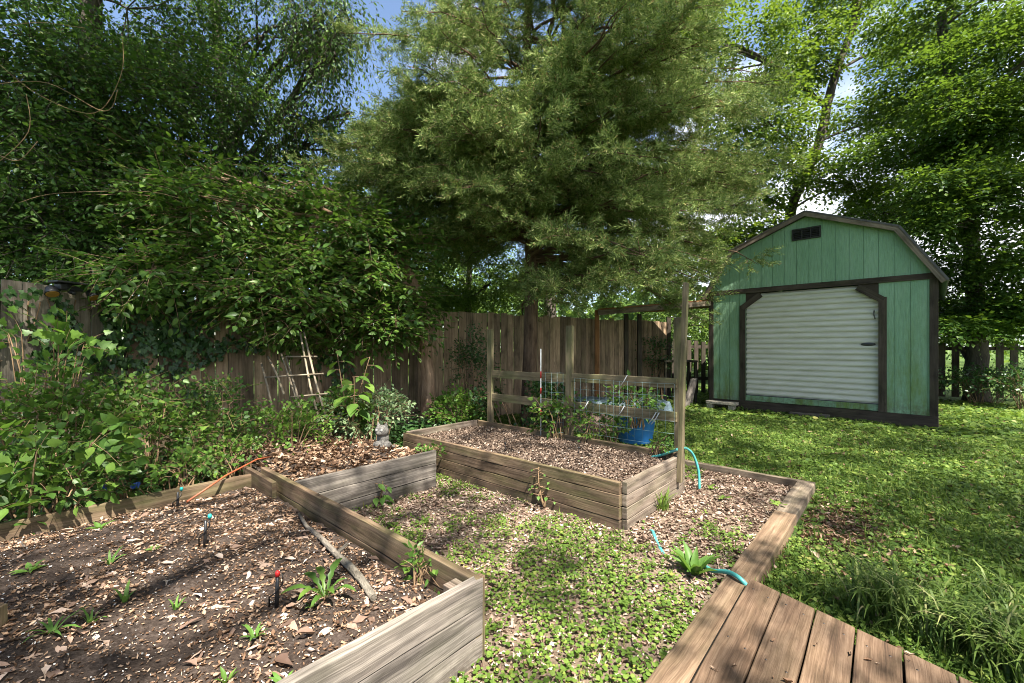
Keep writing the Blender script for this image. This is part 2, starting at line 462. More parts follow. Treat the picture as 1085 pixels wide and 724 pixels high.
def broadleaf(name, label, trunk_pts, trunk_r, clumps, mat, bark, ll, lw, k, tl, tpl=T_DIAMOND, seed=1, up=.8, droop=.15, freq=1.6, thr=.45, stems=True, group=None, spread=.6, subs=7, cat='tree'):
    rng = np.random.default_rng(seed)
    root = thing(name, label, cat, group)
    mb = MB(); lm = LM(seed); nmul = {102: 2.2, 103: 1.5, 104: 2.4, 105: 2.0, 106: 2.6, 107: 2.3, 101: 1.35}.get(seed, 1)
    tp = [np.array(p, float) for p in trunk_pts]
    tr = list(np.linspace(trunk_r, trunk_r * .45, len(tp)))
    tr[0] *= 1.25
    # smooth the trunk
    sp, sr = [], []
    for i in range(len(tp) - 1):
        a, b = tp[i], tp[i + 1]
        m0 = (tp[i + 1] - tp[max(i - 1, 0)]) / 2; m1 = (tp[min(i + 2, len(tp) - 1)] - tp[i]) / 2
        for t in np.linspace(0, 1, 6)[:-1]:
            sp.append((2 * t ** 3 - 3 * t * t + 1) * a + (t ** 3 - 2 * t * t + t) * m0 + (-2 * t ** 3 + 3 * t * t) * b + (t ** 3 - t * t) * m1 + rng.normal(0, trunk_r * .06, 3))
            sr.append(tr[i] * (1 - t) + tr[i + 1] * t)
    sp.append(tp[-1]); sr.append(tr[-1])
    mb.tube(sp, sr, 10)
    spa = np.array(sp)
    for ci, (c, r, n) in enumerate(clumps):
        n = int(n * nmul)
        c = np.array(c, float); r = np.array(r, float)
        cand = np.linalg.norm(spa - c, axis=1) + np.abs(spa[:, 2] - (c[2] - .5 * np.hypot(*(spa[:, :2] - c[:2]).T))) * .8
        if seed == 101: cand[:int(len(cand) * .75)] += 9
        i0 = int(np.argmin(cand)); a = spa[i0]
        mid = (a + c) / 2 + np.array([0, 0, .18 * np.linalg.norm(c - a)]) + rng.normal(0, .15, 3)
        ra = min(sr[i0] * .6, (.009 if seed == 101 else .016) * np.linalg.norm(c - a) + .012)
        mb.tube(bez(a, mid, c, 8), list(np.linspace(ra, ra * .45, 8)), 6, cap=False)
        P = clump_points(rng, c, r, n, freq, thr, seed=seed + ci); n = len(P)
        for q in P[:subs]:
            md = (c + q) / 2 + rng.normal(0, .12, 3)
            st = bez(a, mid, c, 8)[rng.integers(4, 8)]
            mb.tube(bez(st, md, q, 6), list(np.linspace(ra * .42, .005, 6)), 5, cap=False)
        out = nrm(P - c)
        D = out * spread + rng.normal(0, .45, (n, 3)); D[:, 2] = D[:, 2] * .45 - droop * .5
        sprays(lm, rng, P, D, rng.uniform(.6, 1.2, n) * tl, k, ll, lw, tpl, up, droop, mb if stems else None)
    mb.build('trunk', bark, root); lm.build('crown', mat, root)
    return root


# ------------------------------------------------------------------ ground
def sheet(name, x0, x1, y0, y1, nx, ny, mat, zf, warp=None):
    xs = np.linspace(0, 1, nx); ys = np.linspace(0, 1, ny)
    gx, gy = np.meshgrid(xs, ys)
    X = x0 + (x1 - x0) * gx.ravel(); Y = y0 + (y1 - y0) * gy.ravel()
    if warp: X, Y = warp(X, Y)
    V = np.stack([X, Y, zf(X, Y)], 1)
    me = bpy.data.meshes.new(name)
    idx = np.arange(nx * ny).reshape(ny, nx)
    fc = np.stack([idx[:-1, :-1], idx[:-1, 1:], idx[1:, 1:], idx[1:, :-1]], -1).reshape(-1, 4)
    me.from_pydata(V.tolist(), [], fc.tolist())
    me.polygons.foreach_set('use_smooth', [True] * len(fc))
    me.materials.append(mat); me.update()
    o = bpy.data.objects.new(name, me); COL.objects.link(o)
    return o


def cubic(t): return np.sign(t) * np.abs(t) ** 3
g = sheet('ground', -1, 1, -1, 1, 420, 420, M['ground'], lambda x, y: gz(x, y), lambda X, Y: (cubic(X) * 290 + X * 10 + 2, cubic(Y) * 290 + Y * 10 + 5))
tag(g, kind='structure')

# bare mulchy path between the beds, bounded by the edging timbers
N0 = np.array([.772, 3.10, 0]); R0 = N0 + U * 1.17; BW, BL = 1.17, 2.70      # middle bed near corner, right corner
C1 = np.array([-.153, 1.86, 0])                                             # front bed corner
E0 = np.array([.50, 1.614, 0])                                              # point on the edging timber's inner edge


def yard(p):
    q = np.asarray(p, float) - N0
    return q @ U, q @ Vv          # metres along u, along v


def inbox(x, y, o, lu, lv, m=0.):
    q = np.stack([x - o[0], y - o[1], x * 0], 1); a = q @ U; b = q @ Vv
    return (a > -m) & (a < lu + m) & (b > -m) & (b < lv + m)


B1 = C1 - U * 2.6            # front bed origin (lu 2.6, lv 2.5)
B2 = N0                       # middle bed
B3 = C1 + Vv * 1.93           # rear bed starts at the front bed's right side
B3L, B3V = 1.27, 1.35


def pathmask(x, y):
    """inside the bare yard between beds and timbers"""
    q = np.stack([x - E0[0], y - E0[1], x * 0], 1)
    a = q @ U; b = q @ Vv                  # b > 0 = left of the timber
    n = (fbm(np.stack([x * 2, y * 2, x * 0], 1), 11) - .5)
    return (b > -.03) & (a < 3.32 + n * .25) & (b < 5.2) & (a > -4)


def pz(x, y): return np.maximum(gz(x, y), -.012) * .8 + .016


po = E0 - U * 3.2
def path_warp(a, b): return po[0] + U[0] * a + Vv[0] * b, po[1] + U[1] * a + Vv[1] * b
pth = sheet('path', 0, 6.5, -.02, 5.2, 130, 110, M['path'], pz, path_warp)
tag(pth, kind='structure')


# ------------------------------------------------------------------ raised beds
def board_side(name, parent, o, ax, out, L, n, hh, mats, T=.04, jit=.0022, top_gap=0, seed=0):
    mb = MB()
    for i in range(n):
        mb.plank(np.array(o) + Z * (i * hh + .002) + Z * 0, ax, Z, out, L, hh - .004, T, max(2, int(L / .18)), jit, seed=seed * 17 + i)
    return mb.build(name, mats, parent, .004)


def corner_post(parent, p, s=.06, h=.36, mat=None):
    mb = MB(); mb.plank(np.array(p), Z, U, Vv, h, s, s, 3, .001); return mb.build('corner_post', mat, parent, .003)


bed1 = thing('raised_bed', 'large grey weathered plank bed nearest the camera, holding dark soil and a fallen stick', 'garden bed', 'wooden raised garden beds')
board_side('side_board', bed1, C1 - U * 2.6, U, -Vv, 2.6, 3, .123, M['bed_wood_grey'], seed=1)
rb = board_side('side_board', bed1, C1 - Vv * .038, Vv, -U, 2.53, 3, .123, M['bed_wood_green'], seed=2)
board_side('side_board', bed1, C1 - U * 2.6 + Vv * 2.5, U, -Vv, 2.55, 3, .112, M['bed_wood_green'], seed=3)
mb = MB(); mb.plank(C1 + Vv * 2.02 - U * .085 + Z * .16, Vv, Z, -U, .62, .20, .035, 3, .003); mb.build('end_board', M['bed_wood_green'], bed1, .003)
corner_post(bed1, C1 - U * .125 + Vv * .003 + Z * 0, .07, .345, M['bed_wood'])
mb = MB(); mb.plank(C1 + U * .002 - Vv * .03 + Z * .0, Z, Vv, U, .362, .035, .02, 3, .0015); mb.build('corner_strip', M['bed_wood_green'], bed1, .003)

bed2 = thing('raised_bed', 'four board high plank bed in the middle, with trellis posts along its back edge', 'garden bed', 'wooden raised garden beds')
board_side('side_board', bed2, N0 + U * .04, Vv, -U, BL, 4, .092, M['bed_wood_green'], seed=4)
board_side('side_board', bed2, N0 + U * .041 + Vv * .0, U, -Vv, BW - .04, 4, .092, M['bed_wood'], seed=5)
board_side('side_board', bed2, N0 + U * BW, Vv, -U, BL, 4, .092, M['bed_wood_green'], seed=6)
board_side('side_board', bed2, N0 + U * .042 + Vv * BL, U, -Vv, BW - .086, 4, .094, M['bed_wood'], seed=7)

bed3 = thing('raised_bed', 'low grey plank bed behind the front bed, with the cat statue in it', 'garden bed', 'wooden raised garden beds')
board_side('side_board', bed3, B3 + U * .002, U, -Vv, B3L, 3, .122, M['bed_wood_grey'], seed=8)
board_side('side_board', bed3, B3 + U * .9 + Vv * 1.35, U, -Vv, .7, 2, .12, M['bed_wood'], seed=9)


def soil(name, o, lu, lv, z, amp, mat, seed, label, mound=.05):
    n1, n2 = int(lu / .025), int(lv / .025)
    def zf(x, y):
        q = np.stack([x - o[0], y - o[1], x * 0], 1); a = (q @ U) / lu; b = (q @ Vv) / lv
        e = np.clip(np.minimum(np.minimum(a, 1 - a), np.minimum(b, 1 - b)) * 5, 0, 1)
        return z + mound * e * fbm(np.stack([x * 1.7, y * 1.7, x * 0], 1), seed + 5, 2) * 2 + amp * (fbm(np.stack([x * 11, y * 11, x * 0], 1), seed, 4) - .5)
    s = sheet(name, .03, lu - .03, .03, lv - .03, n1, n2, mat, zf, lambda a, b: (o[0] + U[0] * a + Vv[0] * b, o[1] + U[1] * a + Vv[1] * b))
    tag(s, label, 'soil', kind='stuff')
    return zf


z1 = soil('soil', B1 + Vv * -.0, 2.56, 2.46, .235, .05, M['soil'], 21, 'dark crumbly potting soil filling the front bed', .055)
z2 = soil('mulch', N0 + U * .03, BW - .07, BL - .04, .30, .03, M['soil_dry'], 22, 'dry brown mulch filling the middle bed', .03)
z3 = soil('soil', B3, 1.3, B3V + .8, .27, .04, M['soil'], 23, 'leafy soil filling the rear bed around the statue', .05)


def scatter(o, lu, lv, n, rng, m=.05):
    a = rng.uniform(m, lu - m, n); b = rng.uniform(m, lv - m, n)
    P = np.array(o)[None, :] + a[:, None] * U + b[:, None] * Vv
    return P[:, 0], P[:, 1]


def litter(name, x, y, zf, rng, size, mat, label, thin=None, flat=.35, aspect=.5, lift=.004, tpl=T_CURL):
    lm = LM(int(size * 1e4))
    n = len(x); D = rnd_unit(rng, n); D[:, 2] *= flat * .6
    N = nrm(np.array([0, 0, 1.]) + rng.normal(0, flat, (n, 3)))
    L = size * rng.uniform(.45, 1.35, n)
    lm.add(np.stack([x, y, zf(x, y) + lift], 1), D, N, L, L * aspect * rng.uniform(.6, 1.3, n), tpl, wob=.05)
    return tag(lm.build(name, mat), label, 'leaf litter', kind='stuff')


rng = np.random.default_rng(5)
x, y = scatter(B1, 2.55, 2.45, 15000, rng)
a = fbm(np.stack([x * 2.2, y * 2.2, x * 0], 1), 31, 3); q = np.stack([x, y, x * 0], 1) - B1; far = (q @ Vv) / 2.5
keep = a + .12 * far + rng.normal(0, .06, len(a)) > .46
ib = np.flatnonzero(keep); big = ib[:950]; small = ib[950:11000]
litter('fallen_leaves', x[big], y[big], z1, rng, .06, M['litter_pink'], 'large tan curled leaves strewn over the front bed', aspect=.36, flat=.3, lift=.005, tpl=T_OVATE)
litter('fallen_leaves', x[small], y[small], z1, rng, .021, M['litter'], 'small crumbled brown leaf pieces on the front bed', aspect=.55)
x, y = scatter(B1, 2.55, 2.45, 14000, rng)
litter('perlite', x[:2600], y[:2600], z1, rng, .0085, M['perlite'], 'white perlite grains in the front bed soil', aspect=.9)
litter('wood_chips', x, y, z1, rng, .014, M['litter'], 'small bark chips and perlite on the front bed soil', aspect=.5)
x, y = scatter(B2, BW, BL, 15000, rng)
litter('wood_chips', x, y, z2, rng, .025, M['chips'], 'pale wood chips and leaf scraps on the middle bed', aspect=.5, flat=.5)
x, y = scatter(B3, 1.27, 1.9, 2600, rng)
litter('fallen_leaves', x, y, z3, rng, .06, M['litter'], 'brown leaf scraps on the rear bed soil')

# ------------------------------------------------------------------ path litter and clover
BEDS = [(B1, 2.6, 2.5), (B2, BW, BL), (B3, 1.3, 2.2)]


def free(x, y, m=.02):
    k = np.ones(len(x), bool)
    for o, a, b in BEDS: k &= ~inbox(x, y, np.array(o), a, b, m)
    return k


n = 90000
a = rng.uniform(-.6, 3.28, n); b = rng.uniform(.005, 4.6, n)
x = E0[0] + U[0] * a + Vv[0] * b; y = E0[1] + U[1] * a + Vv[1] * b
k = free(x, y); x, y, a, b = x[k], y[k], a[k], b[k]
xl, yl = x[:24000], y[:24000]
litter('fallen_leaves', xl, yl, pz, rng, .032, M['litter_pink'], 'pinkish brown leaf scraps covering the path between the beds', aspect=.5)
xl, yl = x[15000:26000], y[15000:26000]
kk = (a[15000:26000] > 1.2)
litter('wood_chips', xl[kk], yl[kk], pz, rng, .04, M['chips'], 'dry mulch chips beside the middle bed and edging timber', aspect=.28)


def clover(name, x, y, zf, rng, size, hgt, mat, label, cat='ground cover'):
    lm = LM(int(size * 1e4)); n = len(x)
    D = rnd_unit(rng, n); D[:, 2] *= .15
    N = nrm(np.array([0, -.1, 1.]) + rng.normal(0, .28, (n, 3)))
    S = size * rng.uniform(.55, 1.3, n)
    lm.add(np.stack([x, y, zf(x, y) + hgt * rng.uniform(.15, 1, n)], 1), D, N, S, S * 1.1, T_DISC)
    return lm, n


dens = .45 * fbm(np.stack([x * 2.0, y * 2.0, x * 0], 1), 41, 2) + .55 * fbm(np.stack([x * 9, y * 9, x * 0], 1), 42, 3)
q = np.stack([x, y, x * 0], 1) - N0; qu = q @ U; qv = q @ Vv
bare = np.clip((qu - .1) * 1.2, 0, 1) * (qv < .0) * .30 + np.clip(1 - np.abs(qu) * 4, 0, 1) * .08
p = dens - bare - .05 * np.clip(qv - .4, 0, 1)
k = (p + rng.normal(0, .06, len(p)) > .50)
k &= (np.arange(len(x)) > 12000)
lm, n = clover('clover', x[k], y[k], pz, rng, .0172, .036, G['clover'], '')
# grass blades mixed in
kg = np.flatnonzero(p + rng.normal(0, .05, len(p)) > .46)[:2600]
D = np.stack([rng.normal(0, .5, len(kg)), rng.normal(0, .5, len(kg)), np.ones(len(kg))], 1)
lm.add(np.stack([x[kg], y[kg], pz(x[kg], y[kg])], 1), D, rnd_unit(rng, len(kg)), rng.uniform(.03, .09, len(kg)), .005, T_BLADE, 0)
tag(lm.build('clover', G['clover']), 'light green clover growing through leaf scraps between the beds', 'ground cover', kind='stuff')

# lawn: density falls with distance
xs, ys, sz = [], [], []
for (r0, r1, dn, s) in ((0, 3.2, 3600, .021), (3.2, 5.5, 2700, .026), (5.5, 9, 1500, .037), (9, 15, 400, .075)):
    nn = int(dn * PI * (r1 ** 2 - r0 ** 2) * .30)
    r = np.sqrt(rng.uniform(r0 ** 2, r1 ** 2, nn)); an = rng.uniform(math.radians(-2), math.radians(106), nn)
    xs.append(r * np.cos(an)); ys.append(r * np.sin(an)); sz.append(np.full(nn, s))
x = np.concatenate(xs); y = np.concatenate(ys); s = np.concatenate(sz)
SA = np.array([4.365, 9.5, 0]); Sd = np.array([.7135, -.7008, 0]); Sn = np.array([.7008, .7135, 0])
qs = np.stack([x, y, x * 0], 1) - SA
insh = ((qs @ Sd) > -.02) & ((qs @ Sd) < 3.6) & ((qs @ Sn) > -.02) & ((qs @ Sn) < 5.2)
qe = np.stack([x, y, x * 0], 1) - E0; eu = qe @ U; ev = qe @ Vv
inyard = (ev > -.16) & (eu < 3.36) & (ev < 4.6)
nz = fbm(np.stack([x * 1.3, y * 1.3, x * 0], 1), 51, 3)
dirt = np.exp(-(((ev + .38) / .35) ** 2 + ((eu - 2.5) / .7) ** 2)) * .35      # worn strip along the timber
k = ~insh & ~inyard & (rng.uniform(0, .30, len(x)) > dirt - .02) & free(x, y)
lm = LM(77); xk, yk, sk = x[k], y[k], s[k]; n = len(xk)
D = rnd_unit(rng, n); D[:, 2] *= .15
N = nrm(np.array([0, -.1, 1.]) + rng.normal(0, .3, (n, 3)))
S = sk * rng.uniform(.4, 1.25, n)
lm.add(np.stack([xk, yk, gz(xk, yk) + .05 * rng.uniform(.1, 1, n)], 1), D, N, S, S * 1.1, T_DISC)
m = n // 2; i = rng.permutation(n)[:m]
D = np.stack([rng.normal(0, .5, m), rng.normal(0, .5, m), np.ones(m)], 1)
lm.add(np.stack([xk[i], yk[i], gz(xk[i], yk[i])], 1), D, rnd_unit(rng, m), rng.uniform(.04, .12, m), .006 + sk[i] * .05, T_BLADE)
tag(lm.build('clover_lawn', G['lawn']), 'broad green clover and grass lawn in front of the shed', 'lawn', kind='stuff')
k = ~insh & ~inyard & free(x, y) & (np.arange(len(x)) % 40 == 0)
litter('fallen_leaves', x[k], y[k], gz, rng, .05, M['litter'], 'scattered dry leaves lying on the clover lawn', lift=.035)
k = ~insh & ~inyard & free(x, y) & (rng.uniform(0, .36, len(x)) < dirt)
litter('fallen_leaves', x[k][:2600], y[k][:2600], gz, rng, .045, M['litter'], 'brown debris on the worn strip beside the edging timber', aspect=.35)

# ------------------------------------------------------------------ edging timbers, deck
mb = MB(); mb.plank(E0 - U * .9 - Vv * .145, U, Vv, Z, 3.18, .145, .092, 14, .003)
tag(mb.build('landscape_timber', M['timber_tan'], None, .008), 'long tan edging timber running beside the deck boards', 'timber')
mb = MB(); mb.plank(E0 + U * 2.295 - Vv * .14, U, Vv, Z, .98, .135, .088, 6, .003)
tag(mb.build('landscape_timber', M['timber'], None, .008), 'short grey edging timber at the far corner of the mulch', 'timber')
mb = MB(); mb.plank(E0 + U * 3.28 - Vv * .14, Vv, U, Z, 2.35, .05, .085, 10, .003)
tag(mb.build('landscape_timber', M['timber'], None, .005), 'thin dark edging board lying between lawn and mulch behind the trellis', 'timber')

deck = thing('garden_deck', 'low brown plank deck in the front right corner beside the grass clump', 'deck')
da, db = np.array([1.235, 2.23, 0]), np.array([1.629, 1.572, 0])
du = nrm(np.array([.652, .758, 0])); dn_ = np.array([.758, -.652, 0])
for i in range(7):
    mb = MB(); p = da + (db - da) * (i / 5) + dn_ * .0
    w = .1385; sh = ((db - da) / 5) @ du
    o = p - du * 2.6 + Z * .112
    mb.plank(o, du, dn_, Z, 2.6 + random.uniform(-.004, .004), w, .038, 14, .0012, skew=(sh, sh), seed=200 + i)
    bo = mb.build('plank', M['deck'], deck, .004)
    mn = m_flat('nail_%d' % i, (.06, .05, .045), .5, .5, metal=.6)
    for dd in (.09, .55, 1.1):
        for ww in (.035, .105):
            c = p - du * (dd + .02 * random.random()) + dn_ * ww + Z * .1502 + du * sh * ww / w
            nb = MB(); nb.lathe(c, [(.0045, 0), (.004, .0012), (0, .0013)], 8); nb.build('nail', mn, bo)
mb = MB()
for k in (.25, 1.2, 2.2): mb.plank(da - du * k + Z * .01, dn_, du, Z, 1.0, .04, .10)
mb.build('joist', M['dark_wood'], deck)

# ------------------------------------------------------------------ trellis on the middle bed
tre = thing('trellis', 'weathered wooden post and rail trellis with wire mesh along the middle bed', 'trellis')
def pbk(t, off=0.): return R0 + Vv * t + U * off
# the two uprights at the near end
def leaning(p0, p1, w, t, name, mat):
    mb = MB(); d = p1 - p0; L = np.linalg.norm(d); mb.plank(p0, d, nrm(U - d / L * ((U @ d) / L)), nrm(Vv - d / L * ((Vv @ d) / L)), L, w, t, 6, .002)
    return mb.build(name, mat, tre, .003)
leaning(R0 - U * .20 - Vv * .082 + Z * .15, R0 - U * .105 - Vv * .10 + Z * 1.92, .05, .040, 'post', M['trellis_wood'])
leaning(R0 + U * .042 - Vv * .01 + Z * .0, R0 + U * .03 - Vv * .01 + Z * 1.62, .05, .085, 'post', M['trellis_wood'])
leaning(pbk(1.20, .003) + Z * .0, pbk(1.20, .01) + Z * 1.58, .045, .085, 'post', M['trellis_wood'])
leaning(pbk(2.44, .003) + Z * .0, pbk(2.44, .0) + Z * 1.57, .045, .085, 'post', M['trellis_wood'])
for (t0, t1, z) in ((.04, 1.20, .955), (.04, 1.20, .64), (1.285, 2.44, .94), (1.285, 2.44, .64)):
    mb = MB(); mb.plank(pbk(t0, .006) + Z * z, Vv, Z, U, t1 - t0, .095, .036, 6, .002); mb.build('rail', M['trellis_wood'], tre, .003)
mw = m_flat('mesh_wire', (.22, .34, .34), .4, .5)
mb = MB()
for (t0, t1, zz0, zz1) in ((.05, 1.15, .42, 1.0), (1.3, 1.62, .38, 1.05)):
    nT = int((t1 - t0) / .075)
    for i in range(nT + 1):
        t = t0 + (t1 - t0) * i / nT; mb.tube([pbk(t, -.012) + Z * zz0, pbk(t + .004 * random.gauss(0, 1), -.016) + Z * zz1], .0013, 4)
    nZ = int((zz1 - zz0) / .10)
    for i in range(nZ + 1):
        z = zz0 + (zz1 - zz0) * i / nZ; mb.tube([pbk(t0, -.0145) + Z * z, pbk((t0 + t1) / 2, -.012) + Z * (z - .008), pbk(t1, -.0145) + Z * z], .0013, 4)
mb.build('wire_mesh', mw, tre)
mtie = m_flat('tie', (.5, .5, .5))
for t, z in ((.55, 1.0), (.58, .69), (.25, .66), (.22, .66), (1.0, .70)):
    mb = MB(); mb.tube([pbk(t + .05, -.02) + Z * (z - .06), pbk(t, -.03) + Z * z, pbk(t - .03, -.02) + Z * (z + .06)], .005, 5)
    mb.build('zip_tie', mtie, tre)

mk = thing('marker_stake', 'thin white stake with red bands standing behind the trellis rail', 'stake')
pm = at(573, 455, 4.98); mb = MB(); mb.tube([pm * [1, 1, 0] + Z * .3, pm * [1, 1, 0] + Z * 1.32], .007, 8); mb.build('rod', m_flat('white_rod', (.6, .6, .57)), mk)
mred = m_flat('red_band', (.45, .03, .025))
for z0, z1_ in ((.98, 1.06), (.80, .87), (.55, .62)):
    mb = MB(); mb.tube([pm * [1, 1, 0] + Z * z0, pm * [1, 1, 0] + Z * z1_], .0085, 8); mb.build('band', mred, mk)


# ------------------------------------------------------------------ fences
def fence(name, label, pts, h, wood, seed, base=.03, w=.14, gap=.006, wob=.02):
    root = thing(name, label, 'fence'); r = random.Random(seed)
    mb = MB(); rl = MB()
    for a, b in zip(pts[:-1], pts[1:]):
        a = np.array([*a, 0.]); b = np.array([*b, 0.]); L = np.linalg.norm(b - a); d = (b - a) / L; nn = np.array([d[1], -d[0], 0])
        k = 0.
        while k < L - .02:
            ww = w * r.uniform(.96, 1.03)
            hh = h + r.uniform(-wob, wob)
            lean = nrm(Z + d * r.uniform(-.006, .006))
            mb.plank(a + d * k + Z * base, lean, d, -nn, hh - base, ww, .018, 4, .0015, seed=r.randrange(10 ** 6))
            k += ww + gap * r.uniform(.4, 2)
        for z in (.45, 1.15, 1.72):
            if z < h - .1: rl.plank(a - nn * .02 + Z * z, d, Z, -nn, L, .085, .038, 2)
        np_ = max(1, int(round(L / 2.4)))
        for i in range(np_ + 1):
            pm_ = MB(); pm_.plank(a + d * (L * i / np_ - .045) - nn * .06, Z, d, -nn, h - .05, .09, .09); pm_.build('post', M['dark_wood'], root)
    mb.build('planks', wood, root); rl.build('rails', M['dark_wood'], root)
    return root


fence('board_fence', 'grey weathered board fence at far left under the floodlight', [(-5.2, 2.5), (-4.86, 4.09), (-4.6, 5.06)], 1.97, M['fence_grey'], 3)
fence('board_fence', 'brown vertical board fence behind the cedar and the beds', [(-4.55, 5.1), (-1.42, 7.3), (3.95, 10.95)], 1.96, M['fence_brown'], 4)


def picket(name, label, a, b, h, w, gap, mat, base=.08):
    root = thing(name, label, 'fence'); a = np.array([*a, 0.]); b = np.array([*b, 0.]); L = np.linalg.norm(b - a); d = (b - a) / L; nn = np.array([d[1], -d[0], 0])
    k = 0; mb = MB(); rl = MB()
    while k < L:
        mb.plank(a + d * k + Z * base, Z, d, nn, h - base + random.uniform(-.03, .03), w, .02, 2, .002); k += w + gap * random.uniform(.9, 1.1)
    for z in (h * .28, h * .86): rl.plank(a + d * 0 - nn * .004 + Z * z, d, Z, -nn, L, .09, .04)
    mb.build('pickets', mat, root); rl.build('rails', mat, root); return root


picket('picket_fence', 'dark spaced picket fence along the sunny field behind the shed', (7.2, 11.9), (15.5, 9.6), 1.45, .15, .14, M['dark_wood'])
picket('garden_gate', 'small slatted wooden gate between the board fence and the shed', (4.3, 11.6), (5.9, 11.9), 1.5, .12, .10, M['dark_wood'])

# ------------------------------------------------------------------ shed
shed = thing('garden_shed', 'green barn roofed shed with white roll up door and dark brown trim', 'shed')
shed.matrix_world = Matrix(((Sd[0], Sn[0], 0, SA[0]), (Sd[1], Sn[1], 0, SA[1]), (0, 0, 1, 0), (0, 0, 0, 1)))
SW, SD = 3.567, 5.0; SCX = SW / 2
def roofz(x):
    o = abs(x - SCX)
    if o < 1.31: return 3.86 - (3.86 - 3.33) * o / 1.31
    return 3.33 - (3.33 - 2.42) * (o - 1.31) / (1.86 - 1.31)


def m_siding():
    t = NT('green_siding')
    tc = t.n('ShaderNodeTexCoord').outputs['Object']; uv = tc
    a = t.noise(t.map(tc, (60, 60, 5)), 1, 5, .7)
    b = t.noise(t.map(tc, (1.2, 1.2, .5)), 1, 3)
    h = t.noise(t.map(tc, (22, 22, 9)), 1, 3, .6)
    c = t.mix(1., t.ramp(b, [(.3, (.185, .325, .20)), (.7, (.24, .39, .25))]).outputs[0], t.ramp(a, [(.3, (.80, .80, .80)), (.6, (1.06, 1.06, 1.06))]).outputs[0], 'MULTIPLY')
    # algae stains low on the boards, with streaky outline
    sx = t.n('ShaderNodeSeparateXYZ'); t.l(tc, sx.inputs[0])
    low = t.n('ShaderNodeMapRange'); low.inputs[1].default_value = 2.3; low.inputs[2].default_value = .3; t.l(sx.outputs[2], low.inputs[0])
    st = t.math('MULTIPLY', low.outputs[0], t.ramp(t.noise(t.map(tc, (5, 5, 1.3)), 1, 4, .7), [(.42, (0, 0, 0)), (.62, (1, 1, 1))]).outputs[0])
    c = t.mix(t.math('MULTIPLY', st, .9), c, (.13, .20, .035))
    spl = t.n('ShaderNodeMapRange'); spl.inputs[1].default_value = .55; spl.inputs[2].default_value = .2; t.l(sx.outputs[2], spl.inputs[0])
    sp2 = t.math('MULTIPLY', spl.outputs[0], t.ramp(t.noise(t.map(tc, (14, 14, 14)), 1, 5, .75), [(.42, (0, 0, 0)), (.6, (1, 1, 1))]).outputs[0])
    c = t.mix(t.math('MULTIPLY', sp2, .7), c, (.10, .085, .05))
    wear = t.ramp(t.noise(t.map(tc, (3, 3, .7)), 1, 5, .7), [(.5, (0, 0, 0)), (.7, (1, 1, 1))]).outputs[0]
    c = t.mix(t.math('MULTIPLY', wear, .3), c, (.34, .46, .36))
    f = t.math('ADD', t.math('MULTIPLY', a, .5), t.math('MULTIPLY', h, 1.0))
    return t.done(t.bsdf(c, .55, .3, f, .8, .012))


msid = m_siding()
sid = MB()
def strip(x0, x1, zb, top):
    """one siding board between x0 and x1 whose top follows top(x)"""
    xs = [x0] + [q for q in (SCX - 1.31, SCX, SCX + 1.31) if x0 + .01 < q < x1 - .01] + [x1]
    pf = [(x0, 0, zb), (x1, 0, zb)] + [(q, 0, top(q)) for q in xs[::-1]]
    pb = [(a_, .012, c_) for a_, _, c_ in pf]
    sid.poly(pf); sid.poly(pb[::-1])
    for i in range(len(pf)):
        j = (i + 1) % len(pf); sid.poly([pf[j], pf[i], pb[i], pb[j]])


def run(xa, xb, zb, top):
    k0 = math.floor(xa / .2032); xx = k0 * .2032
    while xx < xb:
        a_, b_ = max(xa, xx + .0035), min(xb, xx + .2032 - .0035)
        if b_ - a_ > .02: strip(a_, b_, zb, top)
        xx += .2032


OL, OR_, OT = .724, 2.843, 2.44      # door opening
run(.02, OL - .0, .2, lambda q: 2.47); run(OR_, SW - .02, .2, lambda q: 2.47)
run(.012, SW - .012, 2.52, lambda q: roofz(q) - .02)
# backing sheet behind the grooves
def bk(pts):
    sid.poly([(a_, .0125, c_) for a_, c_ in pts])
bk([(0, .2), (OL, .2), (OL, 2.5), (0, 2.5)]); bk([(OR_, .2), (SW, .2), (SW, 2.5), (OR_, 2.5)])
bk([(.0, 2.5), (SW, 2.5), (SCX + 1.31, 3.31), (SCX, 3.84), (SCX - 1.31, 3.31)])
sid.plank((OL, .002, .22), (1, 0, 0), (0, 0, 1), (0, 1, 0), OR_ - OL, .105, .06)
# side and back walls
sid.poly([(0, .02, .1), (0, SD, .1), (0, SD, 2.5), (0, .02, 2.5)][::-1]); sid.poly([(SW, .02, .1), (SW, SD, .1), (SW, SD, 2.5), (SW, .02, 2.5)])
sid.poly([(0, SD, .1), (SW, SD, .1), (SW, SD, 2.5), (SCX + 1.31, SD, 3.31), (SCX, SD, 3.84), (SCX - 1.31, SD, 3.31), (0, SD, 2.5)][::-1])
sid.build('wall', msid, shed)

